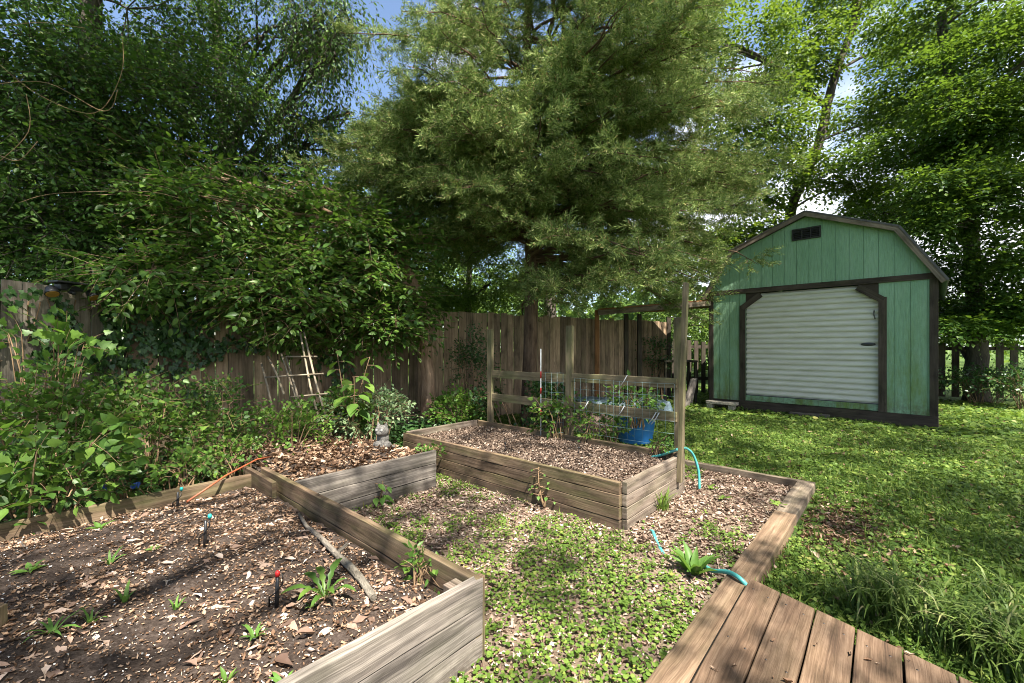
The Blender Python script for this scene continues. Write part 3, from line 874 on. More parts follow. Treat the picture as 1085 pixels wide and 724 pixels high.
tr_ = MB()
X_, Z_, Y_ = (1, 0, 0), (0, 0, 1), (0, -1, 0)
tr_.plank((-.012, -.001, .212), Z_, X_, Y_, 2.235, .095, .022, 5, .001)
tr_.plank((SW - .085, -.001, .212), Z_, X_, Y_, 2.235, .10, .022, 5, .001)
tr_.plank((SW - .002, -.02, .212), Z_, (0, 1, 0), (1, 0, 0), 2.235, .095, .02, 5, .001)
tr_.plank((-.012, -.003, 2.45), X_, Z_, Y_, SW + .03, .10, .026, 8, .001)
tr_.plank((OL - .11, -.001, .212), Z_, X_, Y_, 1.99, .11, .03, 5, .001)
tr_.plank((OR_, -.001, .212), Z_, X_, Y_, 1.99, .11, .03, 5, .001)
tr_.plank((OL - .10, -.002, 2.19), (.37, 0, .27), (.27, 0, -.37), Y_, .44, .11, .031, 2, .001)
tr_.plank((OR_ + .10, -.002, 2.19), (-.37, 0, .27), (-.27, 0, -.37), Y_, .44, .11, .031, 2, .001)
tr_.build('trim', M['trim'], shed, .003)
# small triangular siding pieces above the clipped door corners
for s_, x0 in ((1, OL), (-1, OR_)):
    tri = MB(); tri.poly([(x0, .004, 2.22), (x0 + s_ * .33, .004, 2.452), (x0, .004, 2.452)][::s_]); tri.build('door_corner', M['trim'], shed)
sk = MB()
sk.plank((-.01, -.025, 0), X_, Z_, (0, 1, 0), SW + .03, .21, .09, 10, .003)
sk.plank((SW - .07, .07, 0), (0, 1, 0), Z_, X_, SD - .1, .2, .09, 6, .003); sk.plank((-.005, .07, 0), (0, 1, 0), Z_, X_, SD - .1, .2, .09, 6, .003)
sk.build('skid', M['trim'], shed, .005)

# roll up door
dr = MB(); per = (OT - .335) / 20; prof = []
for i in range(20):
    for f_, d_ in ((0, .0), (.14, .004), (.26, .026), (.45, .033), (.66, .031), (.86, .010)): prof.append((.335 + per * (i + f_), .075 - d_))
prof.append((OT, .075))
for (za, ya), (zb, yb) in zip(prof[:-1], prof[1:]):
    dr.poly([(OL, ya, za), (OR_, ya, za), (OR_, yb, zb), (OL, yb, zb)], smooth=True)
mdoor = NT('door_steel'); tcd = mdoor.n('ShaderNodeTexCoord').outputs['Object']
dn1 = mdoor.noise(mdoor.map(tcd, (2, 2, 14)), 1, 4, .6)
cdoor = mdoor.ramp(dn1, [(.3, (.54, .515, .44)), (.65, (.66, .635, .56))]).outputs[0]
mdoor = mdoor.done(mdoor.bsdf(cdoor, .38, .5, dn1, .02, .002))
door = dr.build('door', mdoor, shed)
me = door.data
mb = MB(); mb.plank((OL + .004, .05, .318), X_, Z_, (0, 1, 0), OR_ - OL - .008, .022, .03); mb.build('bottom_bar', m_flat('bar', (.05, .05, .05)), door)
mb = MB()
for i in range(24):
    a0, a1 = 2 * PI * i / 24, 2 * PI * (i + 1) / 24
    p0 = (2.70 + .105 * math.cos(a0), .048, 1.385 + .032 * math.sin(a0)); p1 = (2.70 + .105 * math.cos(a1), .048, 1.385 + .032 * math.sin(a1))
    q0 = (2.70 + .09 * math.cos(a0), .028, 1.385 + .024 * math.sin(a0)); q1 = (2.70 + .09 * math.cos(a1), .028, 1.385 + .024 * math.sin(a1))
    mb.poly([p0, p1, q1, q0]); mb.poly([q0, q1, (2.70, .024, 1.385)])
mb.build('latch', m_flat('latch_black', (.018, .018, .018), .35, .5), door)
mb = MB(); mb.tube([(OR_ - .06, .04, 1.98), (OR_ - .07, .035, 1.92), (OR_ - .055, .04, 1.86), (OR_ - .05, .04, 1.83)], .010, 6); mb.build('pull_chain', m_flat('chain', (.18, .17, .16), .4, .5, metal=.7), door)

# gable vent
vt = MB(); vx0, vx1, vz0, vz1 = 1.555, 2.02, 3.40, 3.62
for p_ in (((vx0, -.001, vz0), X_, Z_, Y_, vx1 - vx0, .025, .03), ((vx0, -.001, vz1 - .025), X_, Z_, Y_, vx1 - vx0, .025, .03),
           ((vx0, -.0, vz0 + .025), Z_, X_, Y_, vz1 - vz0 - .05, .025, .029), ((vx1 - .025, 0, vz0 + .025), Z_, X_, Y_, vz1 - vz0 - .05, .025, .029),
           ((vx0 + .155, 0, vz0 + .025), Z_, X_, Y_, vz1 - vz0 - .05, .018, .026), ((vx0 + .295, 0, vz0 + .025), Z_, X_, Y_, vz1 - vz0 - .05, .018, .026)):
    vt.plank(*p_)
for i in range(5): vt.plank((vx0 + .02, -.004, vz0 + .03 + i * .034), X_, (0, -.6, -.8), (0, -.8, .6), vx1 - vx0 - .04, .03, .003)
mblk = m_flat('vent_black', (.02, .019, .018), .5, .4)
vb = MB(); vb.poly([(vx0, -.0008, vz0), (vx1, -.0008, vz0), (vx1, -.0008, vz1), (vx0, -.0008, vz1)])
vo_ = vt.build('vent', mblk, shed); vb.build('vent_back', m_flat('vent_dark', (.006, .006, .006)), vo_)

# gambrel roof: metal sheets with raised seams, fascia under the front edge
rf = MB(); fa = MB()
prs = [(-1.90, 2.40), (-1.32, 3.36), (0, 3.90), (1.32, 3.36), (1.90, 2.40)]
for (xa, za), (xb, zb) in zip(prs[:-1], prs[1:]):
    A_ = np.array([SCX + xa, -.14, za]); B_ = np.array([SCX + xb, -.14, zb]); L_ = np.linalg.norm(B_ - A_); dd = (B_ - A_) / L_; up_ = np.cross((0, 1, 0), dd) * -1
    if up_[2] < 0: up_ = -up_
    rf.plank(A_ - dd * .01, dd, (0, 1, 0), up_, L_ + .02, SD + .28, .018)
    for i in range(19): rf.plank(A_ + np.array([0, .03 + i * .28, 0]) + up_ * .018, dd, (0, 1, 0), up_, L_, .035, .016)
    fa.plank(A_ - up_ * .075 + np.array([0, .006, 0]) + dd * (.0), dd, up_, (0, 1, 0), L_, .074, .022, 4, .001)
    fa.plank(A_ - up_ * .012 + np.array([0, .028, 0]), dd, (0, 1, 0), up_, L_, .10, .010)
rf.build('roof', m_flat('roof_metal', (.085, .075, .068), .45, .5, .3, 6, metal=.3), shed)
fa.build('fascia', m_wood('fascia_wood', (.09, .065, .05), (.19, .15, .12), (.30, .25, .21), .05), shed, .002)

# lean-to
lt = thing('lean_to', 'open lean-to roof with orange brown boards joining the left side of the shed', 'lean-to')
P_ = np.array([1.85, 9.3, 2.13]); A2 = SA + np.array([.03, .02, 2.36]); 
mb = MB()
v0 = [P_, A2, A2 + Sn * 1.9 + Z * .02, np.array([3.5, 10.5, 2.18])]
mb.poly([p for p in v0], [(0, 0), (2.5, 0), (2.5, 2), (0, 2)]); mb.poly([p + Z * .03 for p in v0][::-1], [(0, 0), (2.5, 0), (2.5, 2), (0, 2)])
for i in range(4): j = (i + 1) % 4; mb.poly([v0[i], v0[i] + Z * .03, v0[j] + Z * .03, v0[j]], [(0, 0), (0, .03), (2.5, .03), (2.5, 0)])
mb.build('roof', M['orange_wood'], lt)
mb = MB(); d_ = A2 - P_; mb.plank(P_ - Z * .115 - np.array([0, .02, 0]), d_, Z, np.array([0, -1, 0.]), np.linalg.norm(d_) - .02, .11, .04, 4, .002); mb.build('beam', M['timber'], lt)
for (px, Y, h_) in ((633, 9.28, 2.13), (664, 10.0, 2.1), (678, 10.0, 2.1), (709, 10.9, 2.1)):
    mb = MB(); b0 = at(px, 400, Y) * [1, 1, 0]; mb.plank(b0 - [.045, 0, 0], Z, (1, 0, 0), (0, 1, 0), h_, .09, .09, 4, .002)
    mb.build('post', M['orange_wood'] if px == 633 else M['dark_wood'], lt)

# things stored under the lean-to
tb = thing('work_table', 'dark wooden work table standing in the shade under the lean-to', 'table')
c = at(716, 381, 10.3)
mb = MB(); mb.plank(np.array([c[0] - .38, 10.0, .98]), (1, 0, 0), (0, 1, 0), Z, .78, .5, .04); mb.build('tabletop', M['dark_wood'], tb)
for dx in (-.36, .34):
    for dy in (10.02, 10.42):
        mb = MB(); mb.plank(np.array([c[0] + dx, dy, 0]), Z, (1, 0, 0), (0, 1, 0), .98, .05, .05); mb.build('leg', M['dark_wood'], tb)
tp = sheet('tarp_cover', 1.15, 3.05, 7.95, 9.0, 60, 40, m_flat('tarp_blue', (.13, .19, .22), .5, .5), lambda x, y: .31 + .05 * (fbm(np.stack([x * 5, y * 5, x * 0], 1), 61, 3) - .5) - 6.0 * np.clip(np.abs(x - 2.1) - .85, 0, 1) ** 1.3 - 4.5 * np.clip(np.abs(y - 8.48) - .42, 0, 1) ** 1.2)
tag(tp, 'pale blue tarp covering a low pile in front of the board fence', 'tarp')
mo = sheet('mulch_pile', 0.55, 2.0, 6.6, 7.8, 60, 50, M['soil_dry'], lambda x, y: .46 * np.exp(-(((x - 1.25) / .42) ** 2 + ((y - 7.2) / .4) ** 2)) + .04 * (fbm(np.stack([x * 8, y * 8, x * 0], 1), 62, 3) - .5) - .02)
tag(mo, 'low brown heap of mulch behind the trellis and blue tub', 'mulch heap')
lg = random.Random(3)
for i in range(3):
    mb = MB(); p = np.array([3.72 + .10 * i, 9.42 + .1 * i, .0]); mb.plank(p, (.22, .12 + .05 * i, .5 + .05 * i), (.8, -.4, 0), (-.2, .3, -.1), .7, .09, .03)
    tag(mb.build('scrap_board', M['bed_wood_grey']), ('grey scrap board leaning at the shed corner, leftmost of three', 'grey scrap board leaning at the shed corner, middle of three', 'grey scrap board leaning against the shed corner trim')[i], 'board', 'scrap boards by the shed')

# bricks / concrete step and plank by the shed
cs = thing('concrete_bench', 'small pale stone slab on two blocks by the left corner of the shed', 'stone slab')
c = SA + Sd * .33 - Sn * .28
mst = m_flat('old_stone', (.36, .32, .26), .9, .2, .5, 30, bstr=.5)
mb = MB(); mb.plank(c - Sd * .28 - Sn * .1 + Z * .13, Sd, Sn, Z, .60, .2, .06, 4, .004); mb.build('slab', mst, cs, .008)
for k in (-.27, .16):
    mb = MB(); mb.plank(c + Sd * k - Sn * .08, Sd, Sn, Z, .11, .16, .13, 1, .003); mb.build('block', mst, cs, .006)
mb = MB(); c = SA + Sd * 1.55 - Sn * .22; mb.plank(c + Z * .01, Sd * .98 + Sn * .12, Sn, Z, .62, .11, .075, 5, .004)
tag(mb.build('wood_offcut', M['bed_wood_grey'], None, .006), 'short grey wood offcut lying on the lawn before the shed door', 'wood offcut')

# ------------------------------------------------------------------ small garden objects
# tub
tub = thing('planter_tub', 'bright blue plastic tub planted with leafy vegetables behind the trellis', 'planter')
tc_ = np.array([1.72, 6.0, .02])
mb = MB(); mb.lathe(tc_, [(0, 0), (.21, 0), (.225, .02), (.275, .40), (.30, .405), (.305, .44), (.285, .445), (.268, .40), (.26, .36), (0, .36)], 36)
mb.build('tub', m_flat('tub_blue', (.02, .17, .52), .4, .5, .2, 9), tub)
rngp = np.random.default_rng(8)

# cat statue
st = thing('cat_statue', 'small grey stone cat statue sitting in the rear bed', 'statue')
sc_ = on(405, 475, .32)
import bmesh
bm = bmesh.new()
def ball(c, r, s=(1, 1, 1)):
    m_ = Matrix.Translation(Vector(c)) @ Matrix.Diagonal((r * s[0], r * s[1], r * s[2], 1))
    bmesh.ops.create_icosphere(bm, subdivisions=3, radius=1, matrix=m_)
def cone(c, r, h, rot):
    m_ = Matrix.Translation(Vector(c)) @ Matrix.Rotation(rot, 4, 'Y')
    bmesh.ops.create_cone(bm, segments=12, radius1=r, radius2=.004, depth=h, cap_ends=True, matrix=m_)
ball((0, 0, .045), .085, (1.05, 1.1, .55)); ball((0, .015, .11), .07, (1, 1.05, 1.25)); ball((0, -.01, .205), .078, (1.05, .95, .92))
ball((0, -.075, .185), .03, (1.1, .8, .75)); cone((-.048, 0, .275), .03, .06, -.2); cone((.048, 0, .275), .03, .06, .2)
for sx in (-1, 1):
    ball((sx * .035, -.06, .05), .026, (1, 1, 1.9)); ball((sx * .038, -.085, .016), .028, (1, 1.3, .6)); ball((sx * .075, .0, .04), .045, (.8, 1.2, .9))
ball((.10, .03, .02), .03, (1.6, .8, .6))
me = bpy.data.meshes.new('body'); bm.to_mesh(me); bm.free()
bo = bpy.data.objects.new('body', me); COL.objects.link(bo); bo.parent = st
md = bo.modifiers.new('r', 'REMESH'); md.mode = 'VOXEL'; md.voxel_size = .007; md.use_smooth_shade = True
me.materials.append(m_flat('statue_stone', (.16, .15, .135), .95, .15, .6, 45, bstr=.8))
mey = m_flat('eye_stone', (.34, .33, .30), .6, .3)
for sx in (-1, 1):
    eb = bmesh.new(); bmesh.ops.create_icosphere(eb, subdivisions=2, radius=.0165, matrix=Matrix.Translation((sx * .031, -.072, .222)))
    me = bpy.data.meshes.new('eye'); eb.to_mesh(me); eb.free(); me.materials.append(mey)
    eo = bpy.data.objects.new('eye', me); COL.objects.link(eo); eo.parent = st
st.scale = (.86,) * 3; st.location = sc_; st.rotation_euler = (0, 0, math.radians(-12))

# stick
mb = MB(); pts = []
for (px, py) in ((317, 537), (325, 552), (340, 567), (356, 583), (371, 596), (384, 612), (396, 628)):
    p = on(px, py, .31); p[2] = z1(np.array([p[0]]), np.array([p[1]]))[0] + .022; pts.append(p)
mb.tube(pts, [.009, .012, .014, .016, .018, .018, .015], 10)
mb.tube([pts[3], pts[3] + np.array([.05, .03, .04])], [.012, .008], 7)
tag(mb.build('fallen_branch', M['stick']), 'lichen covered grey branch lying on the front bed soil', 'branch')

# drip stakes
mblack = m_flat('drip_black', (.015, .015, .016), .4, .4)
for (px, py, h_, capc, lab) in ((217, 580, .15, (.02, .33, .30), 'black drip stake with teal tip in the middle of the front bed'),
                                (188, 538, .115, (.02, .33, .30), 'small black drip stake with teal tip near the bed back board'),
                                (293, 640, .135, (.55, .02, .02), 'black drip stake with red tip beside the fallen branch')):
    d0 = thing('drip_stake', lab, 'irrigation stake', 'drip stakes in the front bed'); p = on(px, py, .29); p[2] = z1(p[:1], p[1:2])[0] - .01
    mb = MB(); mb.tube([p, p + [.004, 0, h_]], [.008, .007], 8)
    mb.tube([p + [-.03, 0, 0], p + [-.028, -.004, h_ * .4], p + [0, -.012, h_ * .55], p + [.028, -.006, h_ * .8], p + [.026, 0, h_ * 1.1]], .0035, 6); mb.build('stem', mblack, d0)
    mb = MB(); e = p + ([.026, 0, h_ * 1.08] if capc[0] < .1 else [.004, 0, h_ * 1.02]); mb.lathe(e, [(0, 0), (.009, 0), (.0095, .014), (.006, .022), (0, .022)], 12); mb.build('cap', m_flat('cap', capc), d0)
for (px, py, lab) in ((535, 478, 'tiny black drip emitter at the left of the middle bed'), (613, 483, 'tiny black drip emitter at the centre of the middle bed')):
    d0 = thing('drip_emitter', lab, 'irrigation stake', 'drip emitters in the middle bed'); p = on(px, py, .33); mb = MB(); mb.tube([p - Z * .02, p + Z * .075 + [.004, 0, 0]], .005, 6); mb.build('stem', mblack, d0)
    mb = MB(); mb.lathe(p + [.004, 0, .07], [(0, 0), (.012, 0), (.012, .012), (0, .014)], 10); mb.build('cap', mblack, d0)
# orange rod
mb = MB(); a0 = on(198, 527, .32); a0[2] = z1(a0[:1], a0[1:2])[0] + .02; b0 = at(272, 487, 3.62); 
mb.tube([a0, (a0 + b0) / 2 + Z * .02, b0, b0 + (b0 - a0) * .25 - Z * .05], .007, 8)
tag(mb.build('orange_rod', m_flat('orange_plastic', (.28, .075, .03), .5, .4, .3)), 'faded orange rod lying on the back corner of the front bed', 'rod')
# greenish stake at left edge
mb = MB(); p = on(2, 668, .30); mb.plank(p - [.05, .02, .1], Z, (1, 0, 0), (0, 1, 0), .19, .05, .04, 2, .002)
tag(mb.build('wooden_stake', M['bed_wood_green'], None, .003), 'short mossy wooden stake at the left end of the front bed', 'stake')
mb = MB(); p = on(60, 576, .3)
# blue scrap under the shrubs
for j, (px, py) in enumerate(((106, 520), (139, 518))):
    p = on(px, py, .33); mb = MB(); mb.plank(p, (1, .2, .1), (0, .3, 1), (0, -1, .3), .05, .035, .012, 3, .006)
    tag(mb.build('plastic_scrap', m_flat('blue_scrap', (.02, .08, .32), .35, .5)), ('blue plastic scrap under the leaves left of its neighbour', 'blue plastic scrap at the bed board, right of its neighbour')[j], 'plastic scrap', 'blue scraps')
# hose
mhose = m_flat('hose_teal', (.06, .29, .27), .4, .45, .2)
mb = MB()
def smooth_path(P, n=6):
    P = [np.array(p, float) for p in P]; o = []
    for i in range(len(P) - 1):
        p0, p1, p2, p3 = P[max(i - 1, 0)], P[i], P[i + 1], P[min(i + 2, len(P) - 1)]
        for t in np.linspace(0, 1, n, endpoint=False): o.append(.5 * ((2 * p1) + (-p0 + p2) * t + (2 * p0 - 5 * p1 + 4 * p2 - p3) * t * t + (-p0 + 3 * p1 - 3 * p2 + p3) * t ** 3))
    return o + [P[-1]]
rim = R0 - U * .11
h1 = on(691, 563, .02); h2 = on(697, 577, .02); h3 = on(706, 592, .01)
k1 = on(746, 602, .03); k2 = on(755, 605, .06); k3 = on(772, 606.5, .11); k4 = on(786, 615, .11)
mb.tube(smooth_path([rim + Vv * .25 + Z * .30, rim + Vv * .13 + Z * .345, rim - U * .02 + Vv * .02 + Z * .40, R0 - Vv * .02 + U * .05 + Z * .405, R0 + U * .16 - Vv * .06 + Z * .33, R0 + U * .19 - Vv * .10 + Z * .18, R0 + U * .16 - Vv * .12 + Z * .02, R0 + U * .14 - Vv * .14 - Z * .06,
                     h1 * .5 + R0 * .5 + [.25, -.1, -.12], h1 + [-.01, .08, -.07], h1, h2, h3, h3 + [.06, -.03, -.07], k1 + [-.07, .0, -.10], k1, k2, k3, k4, k4 + [.05, -.03, -.07]], 8), .0122, 12)
tag(mb.build('garden_hose', mhose), 'teal garden hose surfacing from the mulch beside the beds and timber', 'hose')

# bamboo ladder trellis leaning on the fence
bl = thing('cane_trellis', 'bamboo cane ladder trellis leaning in front of the fence among shrubs', 'trellis')
for (a_, b_) in (((318, 352), (345, 470)), ((322, 352), (351, 462)), ((298, 375), (333, 478)), ((303, 378), (322, 452)), ((284, 378), (301, 418)), ((277, 385), (290, 440))):
    mb = MB(); p0 = at(*a_, 5.25); p1 = at(*b_, 4.75); mb.tube([p0, p0 * .5 + p1 * .5 + rngp.normal(0, .01, 3), p1], [.011, .012, .013], 7); mb.build('cane', M['bamboo'], bl)
for (a_, b_, Y) in (((281, 400), (343, 396), 5.02), ((304, 378), (336, 378), 5.13), ((308, 421), (348, 417), 4.93), ((315, 443), (338, 440), 4.84)):
    mb = MB(); p0 = at(*a_, Y - .02); p1 = at(*b_, Y - .02); mb.tube([p0, p1], .010, 7); mb.build('rung', M['bamboo'], bl)

# twin solar floodlight on the fence
fl = thing('solar_floodlight', 'black twin head solar floodlight with amber lenses fixed atop the grey fence', 'outdoor light')
fc = np.array([-4.63, 4.5, 1.90]); fd = nrm(np.array([.26, .97, 0])); fn = np.array([.97, -.26, 0])
mbk = m_flat('light_black', (.02, .02, .022), .4, .45)
mb = MB(); mb.plank(fc - fd * .17 - fn * .06 + Z * .095, fd, fn, Z, .34, .2, .018); mb.build('solar_panel', mbk, fl, .004)
mb = MB(); mb.plank(fc - fd * .1 - fn * .05 + Z * .03, fd, fn, Z, .2, .1, .065, 1); mb.tube([fc - fd * .0 + Z * .02, fc + Z * -.0 + fn * .08], .02, 10); mb.build('housing', mbk, fl, .008)
for s_ in (-1, 1):
    hc = fc + fd * .17 * s_ + fn * .05 + Z * .01; ax = nrm(fn * .5 - Z * .8 + fd * .1 * s_)
    mb = MB(); mb.tube([hc - ax * .05, hc - ax * .03, hc + ax * .03, hc + ax * .045], [.024, .042, .056, .058], 16); hd = mb.build('lamp_head', mbk, fl)
    mb = MB(); mb.tube([hc + ax * .046, hc + ax * .05], [.051, .048], 16); mb.build('lens', m_flat('amber_lens', (.34, .18, .04), .25, .5), hd)

# ------------------------------------------------------------------ cedar
def cedar():
    rg = np.random.default_rng(12)
    root = thing('cedar_tree', 'large feathery grey green cedar rising behind the trellis', 'tree')
    mb = MB(); lm = LM(12)
    B = at(561, 400, 7.2) * [1, 1, 0]
    tp = [B + [0, 0, -.05], B + [-.01, 0, .6], B + [.02, 0, 1.5], B + [.03, .02, 3], B + [-.05, .05, 5], B + [.0, 0, 8], B + [.05, 0, 11.5]]
    mb.tube(smooth_path(tp, 6), list(np.interp(np.linspace(0, 6, 37), range(7), [.16, .125, .115, .105, .085, .05, .01])), 12)
    # double leader
    tp2 = [B + [.03, .02, 3.2], B + [.35, -.1, 4.6], B + [.55, -.15, 6.5], B + [.6, 0, 9.5]]
    mb.tube(smooth_path(tp2, 6), list(np.linspace(.06, .012, 19)), 8)
    tips = []
    nb = 0
    O_, D_, = [], []
    while nb < 345:
        h = rg.uniform(2.2, 11) if nb > 160 else rg.uniform(2.0, 5.0)
        az = rg.uniform(0, 2 * PI); dx, dy = math.cos(az), math.sin(az)
        if dy > .55 and rg.uniform() < .6: continue
        Lm = np.interp(h, [1.9, 2.6, 4, 6, 8, 11], [2.6, 3.5, 3.8, 3.1, 2.2, .7]) * rg.uniform(.65, 1.05)
        if dx > .2: Lm *= 1.16 + (.1 if dx > .6 else 0)
        if dx < -.1 and h < 3.0: continue
        if dx < -.35: Lm *= .96
        if dy < -.3: Lm *= .72
        if dy < -.1 and h < 3.4 and -.8 < dx < .45 and rg.uniform() < .55: continue
        if dx * .467 - dy * .884 > .75 and h < 5.6 and rg.uniform() < .25: continue
        ex, ey, ez = B[0] + dx * Lm, B[1] + dy * Lm, h
        if ex / ey * F + CX > np.interp(h, [2.0, 2.6, 3.2, 4], [685, 725, 815, 840]): continue
        nb += 1
        d = np.array([dx, dy, 0]); st = B + np.array([0, 0, h]) + (np.array([.35, -.08, 0]) * (h - 3.5) * .3 if (h > 3.8 and dx > 0 and rg.uniform() < .5) else 0)
        rise = rg.uniform(.10, .42) if h > 3 else rg.uniform(.05, .2); sag = rg.uniform(.12, .36)
        pts = [st + d * (Lm * t) + np.array([0, 0, Lm * (rise * t - sag * t * t)]) + rg.normal(0, .02 + .02 * t, 3) for t in np.linspace(0, 1, 9)]
        mb.tube(pts, list(np.linspace(.012 + .007 * Lm, .004, 9)), 5, cap=False)
        pa = np.array(pts); side = np.array([-dy, dx, 0])
        ns = int(9 + Lm * 5.5)
        for k_ in range(ns):
            t = rg.uniform(.22, 1.0); f_ = t * 8; i = min(int(f_), 7); p = pa[i] * (1 - f_ + i) + pa[i + 1] * (f_ - i)
            sl = rg.uniform(.35, .85) * (1.1 - .55 * t)
            sd_ = nrm(d * rg.uniform(.35, .9) + side * rg.choice([-1, 1]) * rg.uniform(.3, 1) + np.array([0, 0, rg.uniform(-.3, .45)]))
            e = p + sd_ * sl + np.array([0, 0, -.22 * sl])
            if rg.uniform() < .55: mb.tube([p, (p + e) / 2 + np.array([0, 0, .03]), e], [.005, .004, .002], 3, cap=False)
            m_ = int(6 + sl * 14)
            tt = rg.uniform(.12, 1.05, m_)[:, None]
            O_.append(p + (e - p) * tt + rg.normal(0, .012, (m_, 3)))
            s2 = nrm(np.cross(sd_, nrm(np.array([rg.normal(0, .4), rg.normal(0, .4), 1.]))))
            D_.append(sd_ * .75 + s2 * rg.choice([-.7, .7], m_)[:, None] + rg.normal(0, .3, (m_, 3)) + np.array([0, 0, -.12]))
    O = np.concatenate(O_); D = nrm(np.concatenate(D_)); n = len(O)
    Lt = rg.uniform(.09, .21, n)
    S = nrm(np.cross(D, rnd_unit(rg, n))); T = np.cross(D, S)
    K = 13
    for j in range(K):
        f_ = (j + .3) / K; an = j * 2.4
        sd_ = S * math.cos(an) + T * math.sin(an)
        P = O + D * (Lt * f_)[:, None]
        ld = nrm(D * .75 + sd_ * .6 + rg.normal(0, .15, (n, 3)))
        lm.add(P, ld, rnd_unit(rg, n), Lt * (.46 - .22 * f_) * rg.uniform(.7, 1.35, n), .0112, T_DIAMOND)
    print('cedar twigs', n)
    mb.build('trunk', M['bark_cedar'], root); lm.build('crown', G['cedar'], root)


cedar()

# ------------------------------------------------------------------ broadleaf trees
C = lambda px, py, Y, rx, ry, rz, n: (at(px, py, Y), (rx, ry, rz), n)
# peeling trunk tree in the yard, layered sprays over the fence
s0 = at(456, 436, 6.5) * [1, 1, 0]
broadleaf('shade_tree', 'small layered tree with peeling reddish trunk standing before the fence', [s0, s0 + [-.03, .0, .6], s0 + [-.09, 0, 1.5], s0 + [-.25, .1, 2.3], s0 + [-.8, 0, 3.0]], .125,
          [C(400, 300, 6.2, .75, .6, .35, 150), C(330, 290, 5.8, .9, .6, .4, 240), C(340, 240, 6.1, 1.0, .6, .4, 240), C(250, 270, 5.6, .9, .6, .4, 240), C(290, 315, 5.4, .8, .5, .28, 170), C(215, 225, 5.6, 1.0, .7, .45, 240), C(400, 345, 6.0, .6, .4, .28, 150), C(335, 345, 5.5, .6, .35, .25, 110), C(425, 320, 6.2, .4, .3, .3, 90), C(385, 255, 6.6, .55, .5, .35, 110), C(150, 290, 5.0, .8, .5, .35, 150), C(170, 185, 5.9, .9, .6, .4, 120), C(300, 195, 6.3, .8, .6, .35, 110), C(420, 265, 6.4, .5, .5, .5, 100)],
          G['mid'], M['bark_red'], .125, .07, 9, .48, T_LEAF, 101, up=1.0, droop=.16, freq=1.3)
# dark dense tree at the left beyond the fence
t0 = np.array([-6.6, 6.6, 0])
broadleaf('shade_tree', 'tall dark leafy tree filling the left edge beyond the fence', [t0, t0 + [.1, 0, 2.5], t0 + [.3, -.2, 5], t0 + [.5, -.3, 8.5]], .22,
          [C(40, 60, 5.6, 1.3, 1.1, 1.2, 620), C(20, 190, 5.2, 1.1, .9, .9, 480), C(120, 130, 6.0, 1.2, 1.0, 1.1, 560), C(60, 265, 5.3, 1.1, .7, .6, 430), C(150, 235, 5.8, 1.0, .8, .7, 380), C(150, 20, 6.6, 1.3, 1.2, 1.0, 480), C(215, 90, 6.8, 1.0, .9, .8, 260), C(-60, 120, 5., 1.2, 1.2, 1.8, 350), ((-4.6, 3.6, 7.6), (2.2, 2.0, 1.0), 620), ((-4.5, 6.2, 8.2), (2.4, 2, 1.0), 500)],
          G['dark'], M['bark_grey'], .085, .05, 8, .42, T_LEAF, 102, up=.7, droop=.25, freq=1.1, thr=.46)
# hanging branches against the sky
t1 = np.array([-6.4, 9.6, 0])
broadleaf('shade_tree', 'drooping leafy tree behind the fence with branches hanging against blue sky', [t1, t1 + [.1, 0, 3], t1 + [.2, -.4, 6], t1 + [.3, -.8, 9]], .16,
          [C(285, 30, 7.6, 1.0, .8, .75, 240), C(345, 15, 7.4, .7, .7, .5, 170), C(340, 70, 7.5, .5, .5, .5, 90), C(335, 150, 7.9, .5, .5, .45, 130), C(370, 120, 8.2, .4, .4, .5, 40), C(350, 200, 8.2, .6, .5, .3, 110), C(375, 30, 7.8, .5, .5, .6, 60), C(250, 200, 7.4, .9, .7, .5, 200), C(270, 120, 7.8, .9, .8, .7, 230), C(320, 110, 7.8, .55, .6, .6, 75), C(220, 165, 7.6, 1.0, .8, .7, 300), C(355, 60, 7.2, .4, .4, .6, 40), C(300, 185, 8.2, .8, .7, .5, 190), C(200, 40, 7.8, .9, .9, .8, 240)],
          G['dark'], M['bark_grey'], .10, .05, 7, .5, T_LEAF, 103, up=.45, droop=.75, freq=1.2, thr=.46)
# background trees behind the fence, centre
t2 = np.array([-1.3, 12.5, 0])
broadleaf('background_tree', 'sunlit small leaved tree behind the board fence left of the cedar', [t2, t2 + [0, 0, 2], t2 + [.1, 0, 4.5]], .14,
          [C(410, 280, 11.5, 1.5, 1.2, 1.0, 420), C(470, 290, 12.2, 1.3, 1.2, .9, 320), C(440, 225, 12.5, 1.2, 1.2, .7, 190), C(385, 225, 11.8, 1.0, 1, .7, 200), C(505, 318, 12.5, 1.2, .8, .5, 260), C(500, 270, 11.5, 1.0, .8, .8, 170), C(440, 320, 10.5, 1.2, .8, .4, 260), C(470, 250, 11, 1.3, .9, .9, 260), C(520, 300, 11.5, 1, .8, .6, 160), C(415, 180, 12, .9, .9, .9, 110)],
          G['far'], M['bark_grey'], .10, .06, 8, .5, T_DIAMOND, 104, stems=False, freq=.9)
t3 = np.array([1.15, 12.5, 0])
broadleaf('background_tree', 'dark stemmed tree behind the board fence right of the cedar trunk', [t3, t3 + [0, 0, 2], t3 + [-.1, 0, 4.5], t3 + [0, 0, 6]], .22,
          [C(600, 310, 12.5, 1.6, 1, .6, 260), C(545, 300, 13, 1.0, 1, .6, 140), C(680, 270, 13, 2.2, 1.5, 1.4, 380), C(620, 190, 13, 2.0, 1.5, 1.6, 300), C(730, 340, 13.5, 1.5, 1, .6, 260)],
          G['far'], M['bark_grey'], .12, .07, 8, .55, T_DIAMOND, 105, stems=False, freq=.8)
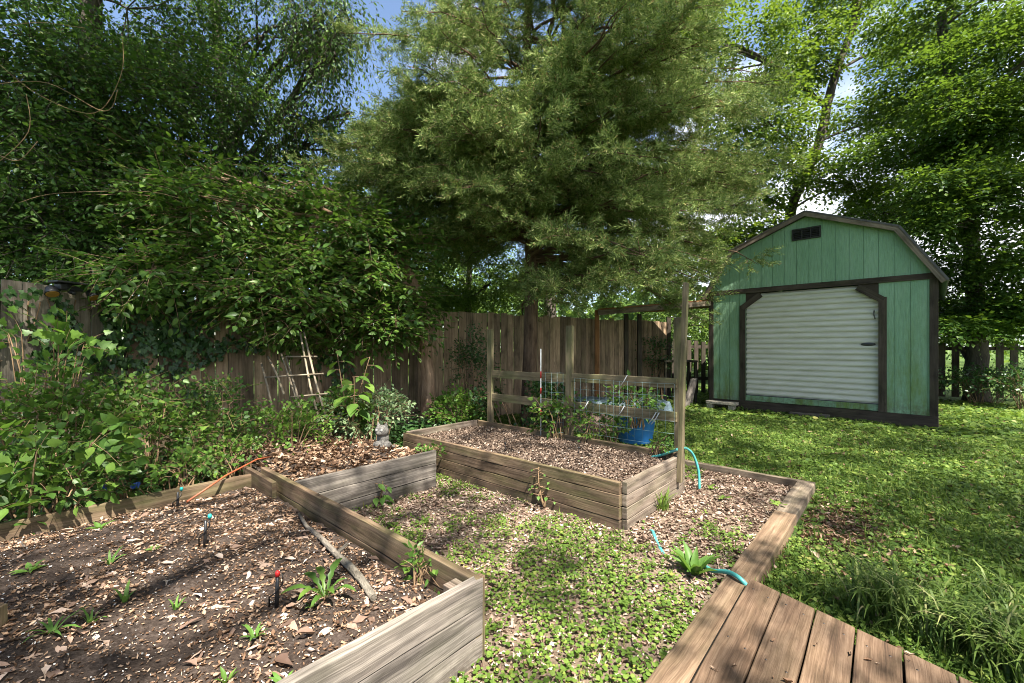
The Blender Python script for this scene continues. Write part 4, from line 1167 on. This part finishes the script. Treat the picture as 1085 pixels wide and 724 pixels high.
# leaning tree behind the shed
t4 = at(836, 250, 14.5) * [1, 1, 0]
b4 = at(838, 225, 14.5)
broadleaf('beech_tree', 'sunlit beech with a slender leaning trunk behind the shed', [t4, (t4 + b4) / 2, b4, at(868, 150, 14.5), at(882, 90, 14.3), at(905, 20, 14.2), at(922, -60, 14.2)], .20,
          [C(800, 130, 14, 2.0, 1.6, 1.3, 400), C(770, 50, 14, 2.0, 1.6, 1.3, 380), C(840, 60, 14.5, 1.5, 1.5, 1.1, 230), C(830, 190, 13.8, 1.5, 1.3, .8, 260), C(930, 130, 14.5, 1.6, 1.5, .9, 240), C(700, 30, 14.5, 2, 1.6, 1.4, 240), C(960, 50, 14.5, 1.5, 1.5, 1.0, 220), C(800, 250, 14, 1.2, 1, .6, 190), C(752, 262, 14.5, 1.4, 1, .8, 220), C(735, 190, 15, 1.5, 1, 1.0, 200), C(880, 5, 14.5, 1.6, 1.3, .8, 180), C(905, 200, 13.6, 1.1, .8, .45, 130), C(950, 215, 13.4, 1.1, .8, .45, 130), C(850, -70, 14.5, 2.5, 2, 1.2, 300)],
          G['beech'], M['bark_grey'], .16, .10, 8, .7, T_DIAMOND, 106, up=1.1, droop=.2, stems=False, freq=.7, thr=.47)
# big right tree
t5 = at(1033, 405, 10.4) * [1, 1, 0]
broadleaf('beech_tree', 'massive dark layered beech at the right edge beside the picket fence', [t5, t5 + [.05, 0, 1.5], t5 + [.1, .2, 4], t5 + [0, .5, 7], t5 + [0, .8, 10]], .21,
          [C(1025, 230, 9.4, 1.0, .6, .5, 180), C(1020, 110, 9.6, 1.1, .6, .6, 180), C(1030, 345, 9.7, .9, .5, .25, 110)] +
          [C(1040, 150, 10.5, 1.9, 1.6, .8, 520), C(1000, 200, 9.8, 1.2, 1.1, .4, 260), C(1075, 215, 9.6, 1.3, 1.1, .5, 300), C(1050, 275, 10, 1.5, 1.3, .55, 420), C(1030, 325, 10.6, 1.3, 1.2, .4, 340), C(1085, 320, 9.6, 1.1, 1, .4, 260), C(1000, 90, 11, 1.7, 1.5, .7, 350), C(1070, 60, 10.8, 1.8, 1.6, .8, 440), C(1010, 10, 11.5, 2, 1.6, .9, 360), C(1090, -20, 10.5, 2, 1.6, .9, 350), C(960, 160, 11.2, 1.3, 1.2, .45, 230), C(935, 235, 12.4, 1.3, 1.1, .4, 220), C(1085, 130, 9.6, 1.2, 1, .6, 260), C(1010, 345, 12.5, 1.5, 1.2, .5, 260), ((12.5, 8, 8.5), (3, 2.5, 1.2), 500)],
          G['right'], M['bark_grey'], .135, .08, 9, .62, T_DIAMOND, 107, up=1.3, droop=.15, stems=False, freq=1.0, thr=.45)
# unseen trees behind and beside the camera, crowns shaped to shade the yard
SUNXY = .577 * np.array([.467, -.884])


def canopy(name, label, trunk_pts, r, gx, gy, zr, n, shade, seed, mat, extra=None):
    """unseen crown whose leaves sit sunward of the ground spots that shade(x, y) wants darker"""
    rg = np.random.default_rng(seed); root = thing(name, label, 'tree'); mb = MB(); lm = LM(seed)
    mb.tube(smooth_path(trunk_pts, 5), list(np.linspace(r, r * .4, 5 * (len(trunk_pts) - 1) + 1)), 10)
    g_ = np.stack([rg.uniform(*gx, n), rg.uniform(*gy, n)], 1); h = rg.uniform(*zr, n)
    nz = fbm(np.stack([g_[:, 0] * 2.3, g_[:, 1] * 2.3, h * .15], 1), seed, 3)
    k = nz + rg.normal(0, .03, n) > np.interp(shade(g_[:, 0], g_[:, 1]), [0, .1, .5, .9, 1], [1.1, .66, .5, .33, 0])
    P = np.concatenate([g_ + h[:, None] * SUNXY, h[:, None]], 1)[k]
    if extra is not None:
        h = rg.uniform(*zr, len(extra)); P = np.concatenate([P, np.concatenate([extra + h[:, None] * SUNXY, h[:, None]], 1)])
    n = len(P)
    top = np.array(trunk_pts[-1]); md0 = np.array(trunk_pts[-2])
    for q in P[:45]:
        m_ = (md0 + q) / 2 + rg.normal(0, .2, 3) + np.array([0, 0, .5])
        mb.tube(bez(md0 + (top - md0) * rg.uniform(0, 1), m_, q, 7), list(np.linspace(.03, .005, 7)), 5, cap=False)
    D = rg.normal(0, 1, (n, 3)) * [1, 1, .3]
    sprays(lm, rg, P, D, rg.uniform(.4, .8, n), 8, .14, .085, T_DIAMOND, 1.0, .2, mb, .004)
    mb.build('trunk', M['bark_grey'], root); lm.build('crown', mat, root)


def shade(x, y):
    q = np.stack([x, y, x * 0], 1)
    e = (q - E0); eu, ev = e @ U, e @ Vv
    s_ = (q - SA) @ Sd; t_ = (q - SA) @ Sn
    p = np.full(len(x), .36)                                        # lawn by default
    p = np.where((t_ < .0) & (t_ > -2.0) & (s_ < 3.2) & (s_ > -1.5), .14, p)      # sunny strip before the shed
    p = np.where((ev > -.1) & (ev < 1.6), .22, p)                    # path
    p = np.where((ev >= 1.6), .24, p); p = np.where((ev >= 1.6) & inbox(x, y, B1 + Vv * 2.3 - U * 1.5, 5, 3.5), .3, p)                               # front bed
    p = np.where((ev >= 1.6) & (y > 5.4) & (x < -1.6), .55, p)
    p = np.where((y > 5.6) & (x > -1.6) & (x < 2.6), .03, p)
    p = np.where(inbox(x, y, B2, BW, BL, .5), .08, p)
    p = np.where((ev >= 1.3) & (eu > 2.0), .45, p)
    p = np.where((ev < -.1) & (eu < 1.2), .38, p)                   # deck
    zz = t_ / .175
    p = np.where((t_ > .0) & (t_ < .42) & (s_ + .55 * zz > .6) & (s_ + .55 * zz < 4.2), .985, p)  # thick leaves sunward of the shed door hold it in shade
    p = np.where((t_ >= .42), .2, p)
    return p


ds, dz = np.random.default_rng(9).uniform(.45, 3.75, 800), np.random.default_rng(10).uniform(.0, 2.5, 800)
door_shade_g = (SA + Sd * ds[:, None])[:, :2] - dz[:, None] * SUNXY  # added leaves go sunward of these spots to keep the shed door shaded
t6 = np.array([8.5, -3.2, 0])
canopy('unseen_yard_tree', 'broad leafy tree right of the deck, unseen crown shaped to shade lawn and door', [t6, t6 + [0, 0, 3], t6 + [-.2, .2, 6], t6 + [-.3, .4, 9]], .3, (2.2, 9.5), (.5, 10.5), (8, 10.5), 9500, shade, 108, G['right'], door_shade_g)
t7 = np.array([-1.5, -5.5, 0])
canopy('unseen_yard_tree', 'spreading leafy tree behind the camera, unseen crown shaped to dapple the front bed', [t7, t7 + [0, 0, 3], t7 + [.2, .6, 6], t7 + [.3, 1, 9]], .32, (-6.5, 2.2), (-.5, 9), (8.6, 11), 8600, shade, 109, G['right'])


# ------------------------------------------------------------------ shrubs, vines and ivy
def shrub(name, label, c, r, n, mat, ll, lw, k, tl, tpl, seed, up=.5, droop=.2, base=None, cat='shrub', stems=True, nst=14, freq=2.5, thr=.42, group=None):
    rg = np.random.default_rng(seed); root = thing(name, label, cat, group); mb = MB(); lm = LM(seed)
    c = np.array(c, float); r = np.array(r, float)
    b = np.array(base, float) if base is not None else np.array([c[0], c[1], .05])
    P = clump_points(rg, c, r, n, freq, thr, .5, seed); n = len(P)
    P[:, 2] = np.maximum(P[:, 2], .06)
    for q in P[:nst]:
        s_ = b + rg.normal(0, .06, 3) * [1, 1, 0] + (q - b) * [.35, .35, 0]
        mb.tube(bez(s_, (s_ + q) / 2 + np.array([0, 0, .25 * (q[2] - s_[2])]), q, 6), list(np.linspace(.009, .003, 6)), 5, cap=False)
    D = nrm(P - (c - [0, 0, r[2] * .5])) * .8 + rg.normal(0, .5, (n, 3)) + np.array([0, -.12, .1])
    sprays(lm, rg, P, D, rg.uniform(.6, 1.3, n) * tl, k, ll, lw, tpl, up, droop, mb if stems else None, .002)
    mb.build('stem', M['vine_stem'], root); lm.build('foliage', mat, root); return root


shrub('leafy_shrub', 'large heart leaved shrub spilling over the left end of the front bed', at(35, 490, 2.75), (.50, .4, .33), 120, G['mid'], .095, .07, 6, .2, T_OVATE, 201)
shrub('leafy_shrub', 'dense dark green shrub behind the front bed at the far left', at(60, 440, 3.35), (.75, .35, .38), 260, G['mid'], .075, .048, 7, .24, T_OVATE, 202)
shrub('grape_vine', 'bright lobed leaf vine climbing before the grey fence at far left', at(40, 375, 3.4), (.42, .2, .2), 34, G['bright'], .10, .10, 3, .2, T_LOBED, 203, up=.2, cat='vine')
shrub('leafy_shrub', 'tangled mid green shrub between the ivy and the bed back board', at(150, 455, 3.75), (.62, .35, .42), 300, G['mid'], .062, .04, 7, .22, T_OVATE, 204)
shrub('leafy_shrub', 'small leaved dark shrub along the back of the front bed', at(225, 450, 4.1), (.50, .35, .40), 300, G['dark'], .05, .036, 7, .2, T_OVATE, 205)
shrub('leafy_shrub', 'yellow green shrub growing around the foot of the cane trellis', at(305, 457, 4.5), (.42, .3, .27), 190, G['bright'], .055, .04, 6, .18, T_OVATE, 206)
shrub('leafy_shrub', 'grey green mottled shrub behind the cat statue', at(392, 440, 4.85), (.42, .28, .26), 230, G['pale'], .055, .036, 6, .17, T_OVATE, 207)
shrub('leafy_shrub', 'dark shrub under the layered tree beside the cane trellis', at(355, 448, 5.0), (.40, .3, .30), 170, G['mid'], .07, .05, 6, .2, T_OVATE, 208)
shrub('round_leaf_bush', 'bright green rounded bush beyond the left corner of the middle bed', at(487, 434, 6.15), (.46, .32, .22), 190, G['bright'], .075, .06, 6, .17, T_OVATE, 209)
shrub('holly_bush', 'dark evergreen bush against the board fence left of the trellis', at(500, 385, 6.7), (.34, .3, .5), 220, G['ivy'], .05, .032, 7, .2, T_OVATE, 210)
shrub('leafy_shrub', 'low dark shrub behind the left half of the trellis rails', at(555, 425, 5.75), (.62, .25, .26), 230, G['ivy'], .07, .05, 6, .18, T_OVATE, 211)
shrub('bean_vine', 'green vine tangled in the wire mesh beside the middle trellis post', at(590, 435, 4.85), (.28, .08, .25), 60, G['mid'], .075, .05, 4, .14, T_OVATE, 212, up=.2, cat='vine')
shrub('bean_vine', 'low leafy vine trailing along the back board by the blue tub', at(635, 448, 4.62), (.34, .1, .15), 75, G['mid'], .06, .042, 4, .13, T_OVATE, 213, up=.3, cat='vine')
shrub('seedling_row', 'pale seedlings along the right back corner of the middle bed', at(690, 470, 4.05), (.22, .12, .06), 30, G['weed'], .045, .03, 4, .09, T_OVATE, 214, up=.4, cat='seedlings')
shrub('tall_vegetable', 'loose leafy plant with spreading stems above the blue tub', at(672, 418, 5.5), (.26, .2, .15), 42, G['weed'], .10, .055, 4, .2, T_OVATE, 215, up=.4, cat='plant', base=(1.65, 5.6, .3))
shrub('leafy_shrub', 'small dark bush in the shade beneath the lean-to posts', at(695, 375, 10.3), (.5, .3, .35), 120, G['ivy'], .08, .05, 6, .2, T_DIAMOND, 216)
shrub('ground_ivy', 'trailing ivy spilling over the board where rear and middle beds meet', at(458, 484, 4.35), (.13, .06, .10), 30, G['weed'], .045, .04, 4, .08, T_LOBED, 217, cat='vine', base=at(458, 474, 4.4))
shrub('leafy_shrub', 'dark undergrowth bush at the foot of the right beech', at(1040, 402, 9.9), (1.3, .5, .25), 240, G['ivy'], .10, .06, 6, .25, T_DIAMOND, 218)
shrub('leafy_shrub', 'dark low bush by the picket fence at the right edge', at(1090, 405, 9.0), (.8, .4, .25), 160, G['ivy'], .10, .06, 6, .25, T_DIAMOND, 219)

shrub('tub_vegetable', 'broad leaved pale vegetable growing inside the blue tub', tc_ + [0, 0, .5], (.26, .26, .14), 60, G['pale'], .10, .06, 5, .17, T_OVATE, 220, cat='plant', base=tc_ + [0, 0, .36])

for i, (px, py, lab) in enumerate(((120, 520, 'leafy sprigs hanging over the back board of the front bed at left'), (190, 507, 'leafy sprigs hanging over the back board near the small drip stake'), (50, 535, 'leafy sprigs over the far left end of the bed back board'), (245, 488, 'leafy sprigs over the back corner where the orange rod rests'))):
    p_ = on(px, py, .36); shrub('trailing_plant', lab, p_ + [-.05, .1, .05], (.24, .10, .10), 55, G['mid'] if i % 2 else G['dark'], .055, .04, 5, .14, T_OVATE, 230 + i, cat='plant', base=p_ + [-.06, .12, -.3])
# stray leaves on the deck
xx = rngp.uniform(.2, 1.5, 46); ww = rngp.uniform(.02, .95, 46)
pp_ = da - du * xx[:, None] + dn_ * ww[:, None]
litter('fallen_leaves', pp_[:, 0], pp_[:, 1], lambda x, y: x * 0 + .151, rngp, .03, M['litter'], 'a few dry leaf bits lying on the deck planks', aspect=.4)

# tall pokeweed with drooping heart leaves
def poke(name, label, base, stems, seed, ll=.16, lw=.11, mat=None, cat='plant'):
    rg = np.random.default_rng(seed); root = thing(name, label, cat); mb = MB(); lm = LM(seed)
    for (top, nl) in stems:
        top = np.array(top, float); md = (np.array(base) + top) / 2 + rg.normal(0, .04, 3); pts = bez(np.array(base, float), md, top, 10)
        mb.tube(pts, list(np.linspace(.011, .004, 10)), 6)
        for j in range(nl):
            p = pts[min(9, 3 + int(j * 7 / nl))] + rg.normal(0, .01, 3); an = j * 2.4 + rg.uniform(-.4, .4)
            d = np.array([math.cos(an), math.sin(an), rg.uniform(-.1, .2)]); e = p + d * .07
            mb.tube([p, e], .003, 4, cap=False)
            sz = rg.uniform(.7, 1.15) * (1 - .35 * j / nl)
            lm.add([e], [d + [0, -.1, -.55]], [[d[0] * .5, d[1] * .5 - .3, 1]], ll * sz, lw * sz, T_OVATE)
    mb.build('stem', M['vine_stem'], root); lm.build('foliage', mat or G['mid'], root)


pb = at(372, 455, 4.8)
poke('pokeweed', 'tall plant with large drooping heart leaves right of the cane trellis', pb, [(at(357, 372, 4.9), 11), (at(392, 378, 4.7), 10), (at(375, 400, 4.6), 9)], 301, .19, .125)
b_ = on(398, 535, .02)
poke('broad_weed', 'young broad leaved weed standing before the rear bed board', b_, [(b_ + [-.03, 0, .28], 8), (b_ + [.06, 0, .20], 6)], 302, .11, .06, G['weed'])
b_ = on(577, 538, .02)
poke('tall_weed', 'spindly tall weed with small leaves against the middle bed front', b_, [(b_ + [-.05, .02, .33], 13), (b_ + [.05, .02, .22], 8), (b_ + [.09, -.02, .1], 3)], 303, .042, .032, G['weed'])


def rosette(name, label, p, n, ll, lw, tpl, seed, mat, lift=.5, cat='weed', spread=.0, group=None):
    rg = np.random.default_rng(seed); lm = LM(seed); an = np.linspace(0, 2 * PI, n, endpoint=False) + rg.uniform(-.3, .3, n)
    D = np.stack([np.cos(an), np.sin(an), rg.uniform(lift * .4, lift * 1.5, n)], 1)
    P = np.array(p) + np.stack([np.cos(an), np.sin(an), 0 * an], 1) * .006 + rg.normal(0, spread, (n, 3)) * [1, 1, 0]
    N = np.array([[-.3 * d[0], -.3 * d[1], 1] for d in D]) + rg.normal(0, .15, (n, 3))
    sz = rg.uniform(.6, 1.15, n)
    lm.add(P, D, N, ll * sz, lw * sz, tpl)
    return tag(lm.build(name, mat), label, cat, group)


def b1(px, py): p = on(px, py, .29); p[2] = z1(p[:1], p[1:2])[0]; return p
rosette('dandelion_weed', 'lobed dandelion like weed spreading on the soil near the red drip stake', b1(345, 632), 9, .16, .034, T_DOCK, 311, G['mid'], .3)
for i, (px, py, n, l, w, lab) in enumerate(((116, 598, 3, .13, .03, 'narrow upright weed between leaves left of the drip stake'), (132, 640, 4, .12, .03, 'dark strap leaf sprout at mid left of the front bed'),
        (186, 642, 4, .075, .02, 'small pale three leaf sprout below the teal drip stake'), (55, 678, 6, .16, .03, 'flat lobed weed low at the left edge of the front bed'), (96, 660, 4, .11, .025, 'thin leaved weed beside the flat weed at left'),
        (162, 587, 6, .07, .035, 'grey green rosette weed between drip stakes and left leaves'), (105, 560, 7, .10, .05, 'leafy green weed near the heart leaved shrub'), (270, 672, 8, .09, .03, 'spreading fine weed in the lower middle of the front bed'),
        (240, 716, 3, .08, .035, 'yellow green sprout at the bottom edge of the photo'), (300, 712, 6, .08, .03, 'small leafy weed by the near board at bottom'), (395, 562, 6, .055, .03, 'little weed near the bed right board and branch'),
        (32, 610, 5, .10, .05, 'broad leaved weed at the far left soil edge'), (480, 604, 2, .10, .06, 'two leaf seedling at the near corner of the front bed'), (330, 640, 5, .07, .02, 'thin sprout in front of the dandelion weed'))):
    rosette('weed_sprout', lab, b1(px, py), n + 2, l * .68, w * .5, T_BLADE if w < .032 else T_OVATE, 320 + i, G['weed'] if i != 8 else G['bright'], 1.2 if n < 5 else .6, group='weeds in the front bed')
shrub('weed_clump', 'leafy mint like weed by the right board of the front bed', b1(446, 610) + [0, 0, .06], (.06, .05, .06), 16, G['mid'], .045, .022, 5, .08, T_OVATE, 341, cat='weed')
b_ = on(735, 610, .02)
rosette('dock_weed', 'broad leaved dock plant growing by the teal hose and timber', b_, 13, .20, .058, T_OVATE, 350, G['weed'], 1.5)
b_ = on(702, 540, .02)
rosette('grass_tuft', 'thin grass tuft at the right side of the middle bed', b_, 40, .2, .012, T_BLADE, 351, G['clover'], 2.2, 'grass', .03)
for i, (px, py, lab) in enumerate(((755, 517, 'tiny weed in the mulch between hose and edging board'), (765, 528, 'small weed patch near the middle of the mulch strip'), (765, 640, 'little weed in the gap between timber and deck'), (824, 535, 'weed tuft at the joint of the edging timbers'))):
    rosette('weed_sprout', lab, on(px, py, .03 if i < 3 else .095), 9, .055, .035, T_OVATE, 360 + i, G['clover'], .5, group='weeds in the mulch', spread=.02)

# lily turf clumps at the deck end
for i, (px, py, n, L, lab) in enumerate(((940, 658, 200, .29, 'large arching lily turf clump at the far end of the deck'), (1010, 685, 180, .27, 'lily turf clump right of the large clump, behind the deck corner'), (1078, 718, 190, .29, 'lily turf clump at the bottom right corner of the photo'), (1080, 668, 110, .27, 'paler lily turf clump furthest right, behind the corner clump'))):
    rg = np.random.default_rng(400 + i); lm = LM(400 + i); p = on(px, py, .0)
    an = rg.uniform(0, 2 * PI, n); P = p + np.stack([rg.normal(0, .07, n), rg.normal(0, .07, n), 0 * an], 1)
    D = np.stack([np.cos(an), np.sin(an), rg.uniform(.15, .8, n)], 1)
    N = np.stack([-np.cos(an) * .3, -np.sin(an) * .3, np.ones(n)], 1)
    lm.add(P, D, N, L * rg.uniform(.5, 1.1, n), rg.uniform(.006, .011, n), T_ARCH)
    tag(lm.build('lily_turf', G['blade']), lab, 'ornamental grass', 'lily turf clumps beside the deck')


# ivy growing flat on the fences
def ivy(name, label, a, d, nn, spans, n, seed, off=.03):
    rg = np.random.default_rng(seed); lm = LM(seed); a = np.array([*a, 0.]); d = nrm(np.array([*d, 0.])); nn = np.array([d[1], -d[0], 0])
    ss, zz = [], []
    for (s0_, s1_, z0, z1_, m_) in spans:
        s_ = rg.uniform(s0_, s1_, m_ * 2); z = rg.uniform(z0, z1_, m_ * 2)
        k_ = fbm(np.stack([s_ * 3, z * 3, s_ * 0], 1), seed, 3) + .25 * (1 - np.abs((s_ - s0_) / (s1_ - s0_) * 2 - 1)) > .54
        ss.append(s_[k_]); zz.append(z[k_])
    s_ = np.concatenate(ss); z = np.concatenate(zz); m_ = len(s_)
    P = a + d * s_[:, None] + nn * (off + rg.uniform(0, .13, m_))[:, None] + Z * z[:, None]
    D = d * rg.normal(0, .6, (m_, 1)) - Z * 1. + nn * .35
    L = .065 * rg.uniform(.6, 1.25, m_)
    lm.add(P, D, nn + Z * .35 + rg.normal(0, .55, (m_, 3)), L, L * .95, T_LOBED)
    root = thing(name, label, 'vine'); lm.build('foliage', G['ivy'], root)
    mb = MB()
    for j in range(0, 8):
        s0_, s1_, z0, z1_, m_ = spans[j % len(spans)]; sx = rg.uniform(s0_, s1_)
        pts = [a + d * (sx + .1 * math.sin(zq * 3 + j)) + nn * off * .6 + Z * zq for zq in np.linspace(z0, z1_, 9)]
        mb.tube(pts, .006, 5)
    mb.build('stem', M['vine_stem'], root)


ivy('ivy_vine', 'ivy around the floodlight on the grey fence', (-4.86, 4.09), (.26, .97), None, [(.2, .75, 1.1, 1.85, 200), (.7, 1.0, .9, 1.85, 120), (-.1, .3, 1.4, 1.8, 30), (-.6, 1.0, 1.83, 2.02, 90)], 0, 501)
ivy('ivy_vine', 'thick dark ivy column on the brown fence left of the cane trellis', (-4.55, 5.1), (3.13, 2.2), None, [(.25, .95, .5, 1.95, 480), (.9, 1.9, 1.3, 1.95, 170), (-.3, .3, 1.1, 1.9, 130), (.1, .5, 1.0, 1.6, 60), (-.1, 2.2, 1.75, 2.05, 260)], 0, 502)
ivy('ivy_vine', 'ivy patch on the brown fence behind the tall heart leaved plant', (-4.55, 5.1), (3.13, 2.2), None, [(2.0, 2.7, .6, 1.9, 150), (3.0, 3.9, 1.5, 2.0, 140)], 0, 503)

# bare arching vine stems at the left
vs = thing('bare_vine', 'bare tan arching vine stems across the dark tree at far left', 'vine')
mb = MB()
for (pp, Y) in ((((-10, 60), (40, 100), (100, 120), (128, 80), (130, 40)), 4.5), (((-10, 90), (50, 88), (110, 118), (125, 95)), 4.4), (((-5, 175), (30, 140), (28, 100)), 4.3), (((-5, 30), (40, 24), (90, 30)), 4.6), (((20, 215), (60, 205), (150, 203), (190, 210)), 4.6), (((0, 165), (20, 170), (40, 150)), 4.2)):
    mb.tube(smooth_path([at(q[0], q[1], Y) for q in pp]), .0032, 5)
mb.build('stem', M['vine_stem'], vs)

# ------------------------------------------------------------------ far woods and field edge
rg = np.random.default_rng(70); lm = LM(70)
n = 26000
an = rg.uniform(math.radians(22), math.radians(150), n); rr = rg.uniform(19, 30, n)
hh = np.interp(np.degrees(an), [22, 40, 60, 80, 100, 115, 150], [5, 4.5, 4.5, 4.5, 5, 7, 10])
top = hh * (.6 + .8 * fbm(np.stack([np.cos(an) * 7, np.sin(an) * 7, an * 0], 1), 71, 3))
P = np.stack([rr * np.cos(an), rr * np.sin(an), top * rg.uniform(0.03, 1, n) ** .8], 1)
rightside = np.degrees(an) < 52
P[rightside, 0] *= 1.9; P[rightside, 1] *= 1.9
lm.add(P, rnd_unit(rg, n), np.array([0, -.5, .8]) + rg.normal(0, .4, (n, 3)), rg.uniform(.25, .6, n), rg.uniform(.15, .35, n), T_LEAF)
tag(lm.build('woods', G['far']), 'distant sunlit green woods beyond the fences', 'woods', kind='stuff')
# shaded undergrowth strip along the foot of the fences on the left
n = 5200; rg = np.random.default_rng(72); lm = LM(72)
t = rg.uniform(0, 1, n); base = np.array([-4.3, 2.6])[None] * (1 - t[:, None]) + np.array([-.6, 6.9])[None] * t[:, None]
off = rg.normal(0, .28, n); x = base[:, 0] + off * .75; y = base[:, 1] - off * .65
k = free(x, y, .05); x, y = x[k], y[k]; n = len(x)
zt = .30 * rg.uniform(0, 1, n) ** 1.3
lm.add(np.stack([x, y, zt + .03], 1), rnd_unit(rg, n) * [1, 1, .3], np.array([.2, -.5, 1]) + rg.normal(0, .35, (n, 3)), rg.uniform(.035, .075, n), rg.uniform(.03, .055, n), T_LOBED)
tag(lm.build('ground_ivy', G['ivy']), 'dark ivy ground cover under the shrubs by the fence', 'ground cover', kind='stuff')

# ------------------------------------------------------------------ light, sky, camera
EL = math.radians(60); AZ = np.array([.467, -.884])
sun = bpy.data.lights.new('sun', 'SUN'); sun.energy = 5; sun.angle = math.radians(.53); sun.color = (1, .95, .86)
so = bpy.data.objects.new('sun', sun); COL.objects.link(so)
sv = Vector((AZ[0] * math.cos(EL), AZ[1] * math.cos(EL), math.sin(EL)))
so.rotation_euler = sv.to_track_quat('Z', 'Y').to_euler()
w = bpy.data.worlds.new('World'); SC.world = w; w.use_nodes = True
nt = w.node_tree; nt.nodes.clear()
sky = nt.nodes.new('ShaderNodeTexSky'); sky.sky_type = 'NISHITA'; sky.sun_disc = False
sky.sun_elevation = EL; sky.sun_rotation = math.atan2(AZ[0], AZ[1])
tcw = nt.nodes.new('ShaderNodeTexCoord'); no = nt.nodes.new('ShaderNodeTexNoise'); no.inputs['Scale'].default_value = 2.4; no.inputs['Detail'].default_value = 6; no.inputs['Roughness'].default_value = .55
nt.links.new(tcw.outputs['Generated'], no.inputs['Vector'])
cr = nt.nodes.new('ShaderNodeValToRGB'); cr.color_ramp.elements[0].position = .54; cr.color_ramp.elements[1].position = .66
sxw = nt.nodes.new('ShaderNodeSeparateXYZ'); nt.links.new(tcw.outputs['Generated'], sxw.inputs[0])
maw = nt.nodes.new('ShaderNodeMath'); maw.operation = 'MULTIPLY_ADD'; maw.inputs[1].default_value = .26; nt.links.new(sxw.outputs[0], maw.inputs[0]); nt.links.new(no.outputs[0], maw.inputs[2])
nt.links.new(maw.outputs[0], cr.inputs[0])
mx = nt.nodes.new('ShaderNodeMix'); mx.data_type = 'RGBA'; nt.links.new(cr.outputs[0], mx.inputs[0]); nt.links.new(sky.outputs[0], mx.inputs[6]); mx.inputs[7].default_value = (6.5, 6.7, 7, 1)
bg = nt.nodes.new('ShaderNodeBackground'); bg.inputs[1].default_value = .075; nt.links.new(mx.outputs[2], bg.inputs[0])
ow = nt.nodes.new('ShaderNodeOutputWorld'); nt.links.new(bg.outputs[0], ow.inputs[0])

cam = bpy.data.cameras.new('camera'); cam.sensor_width = 36; cam.lens = 36 * F / 1085; cam.shift_y = 5 / 1085; cam.clip_start = .05; cam.clip_end = 900
co = bpy.data.objects.new('camera', cam); COL.objects.link(co); co.location = (0, 0, H); co.rotation_euler = (PI / 2, 0, 0)
SC.camera = co
vs_ = SC.view_settings; vs_.view_transform = 'Standard'; vs_.look = 'None'; vs_.gamma = 1; vs_.exposure = 1.95; vs_.use_curve_mapping = False
SC.cycles.max_bounces = 6; SC.cycles.diffuse_bounces = 4; SC.cycles.glossy_bounces = 2; SC.cycles.transmission_bounces = 4
SC.cycles.use_denoising = True; SC.cycles.denoiser = 'OPENIMAGEDENOISE'; SC.cycles.denoising_input_passes = 'RGB_ALBEDO_NORMAL'; SC.cycles.denoising_prefilter = 'ACCURATE'; SC.cycles.filter_width = 1.0
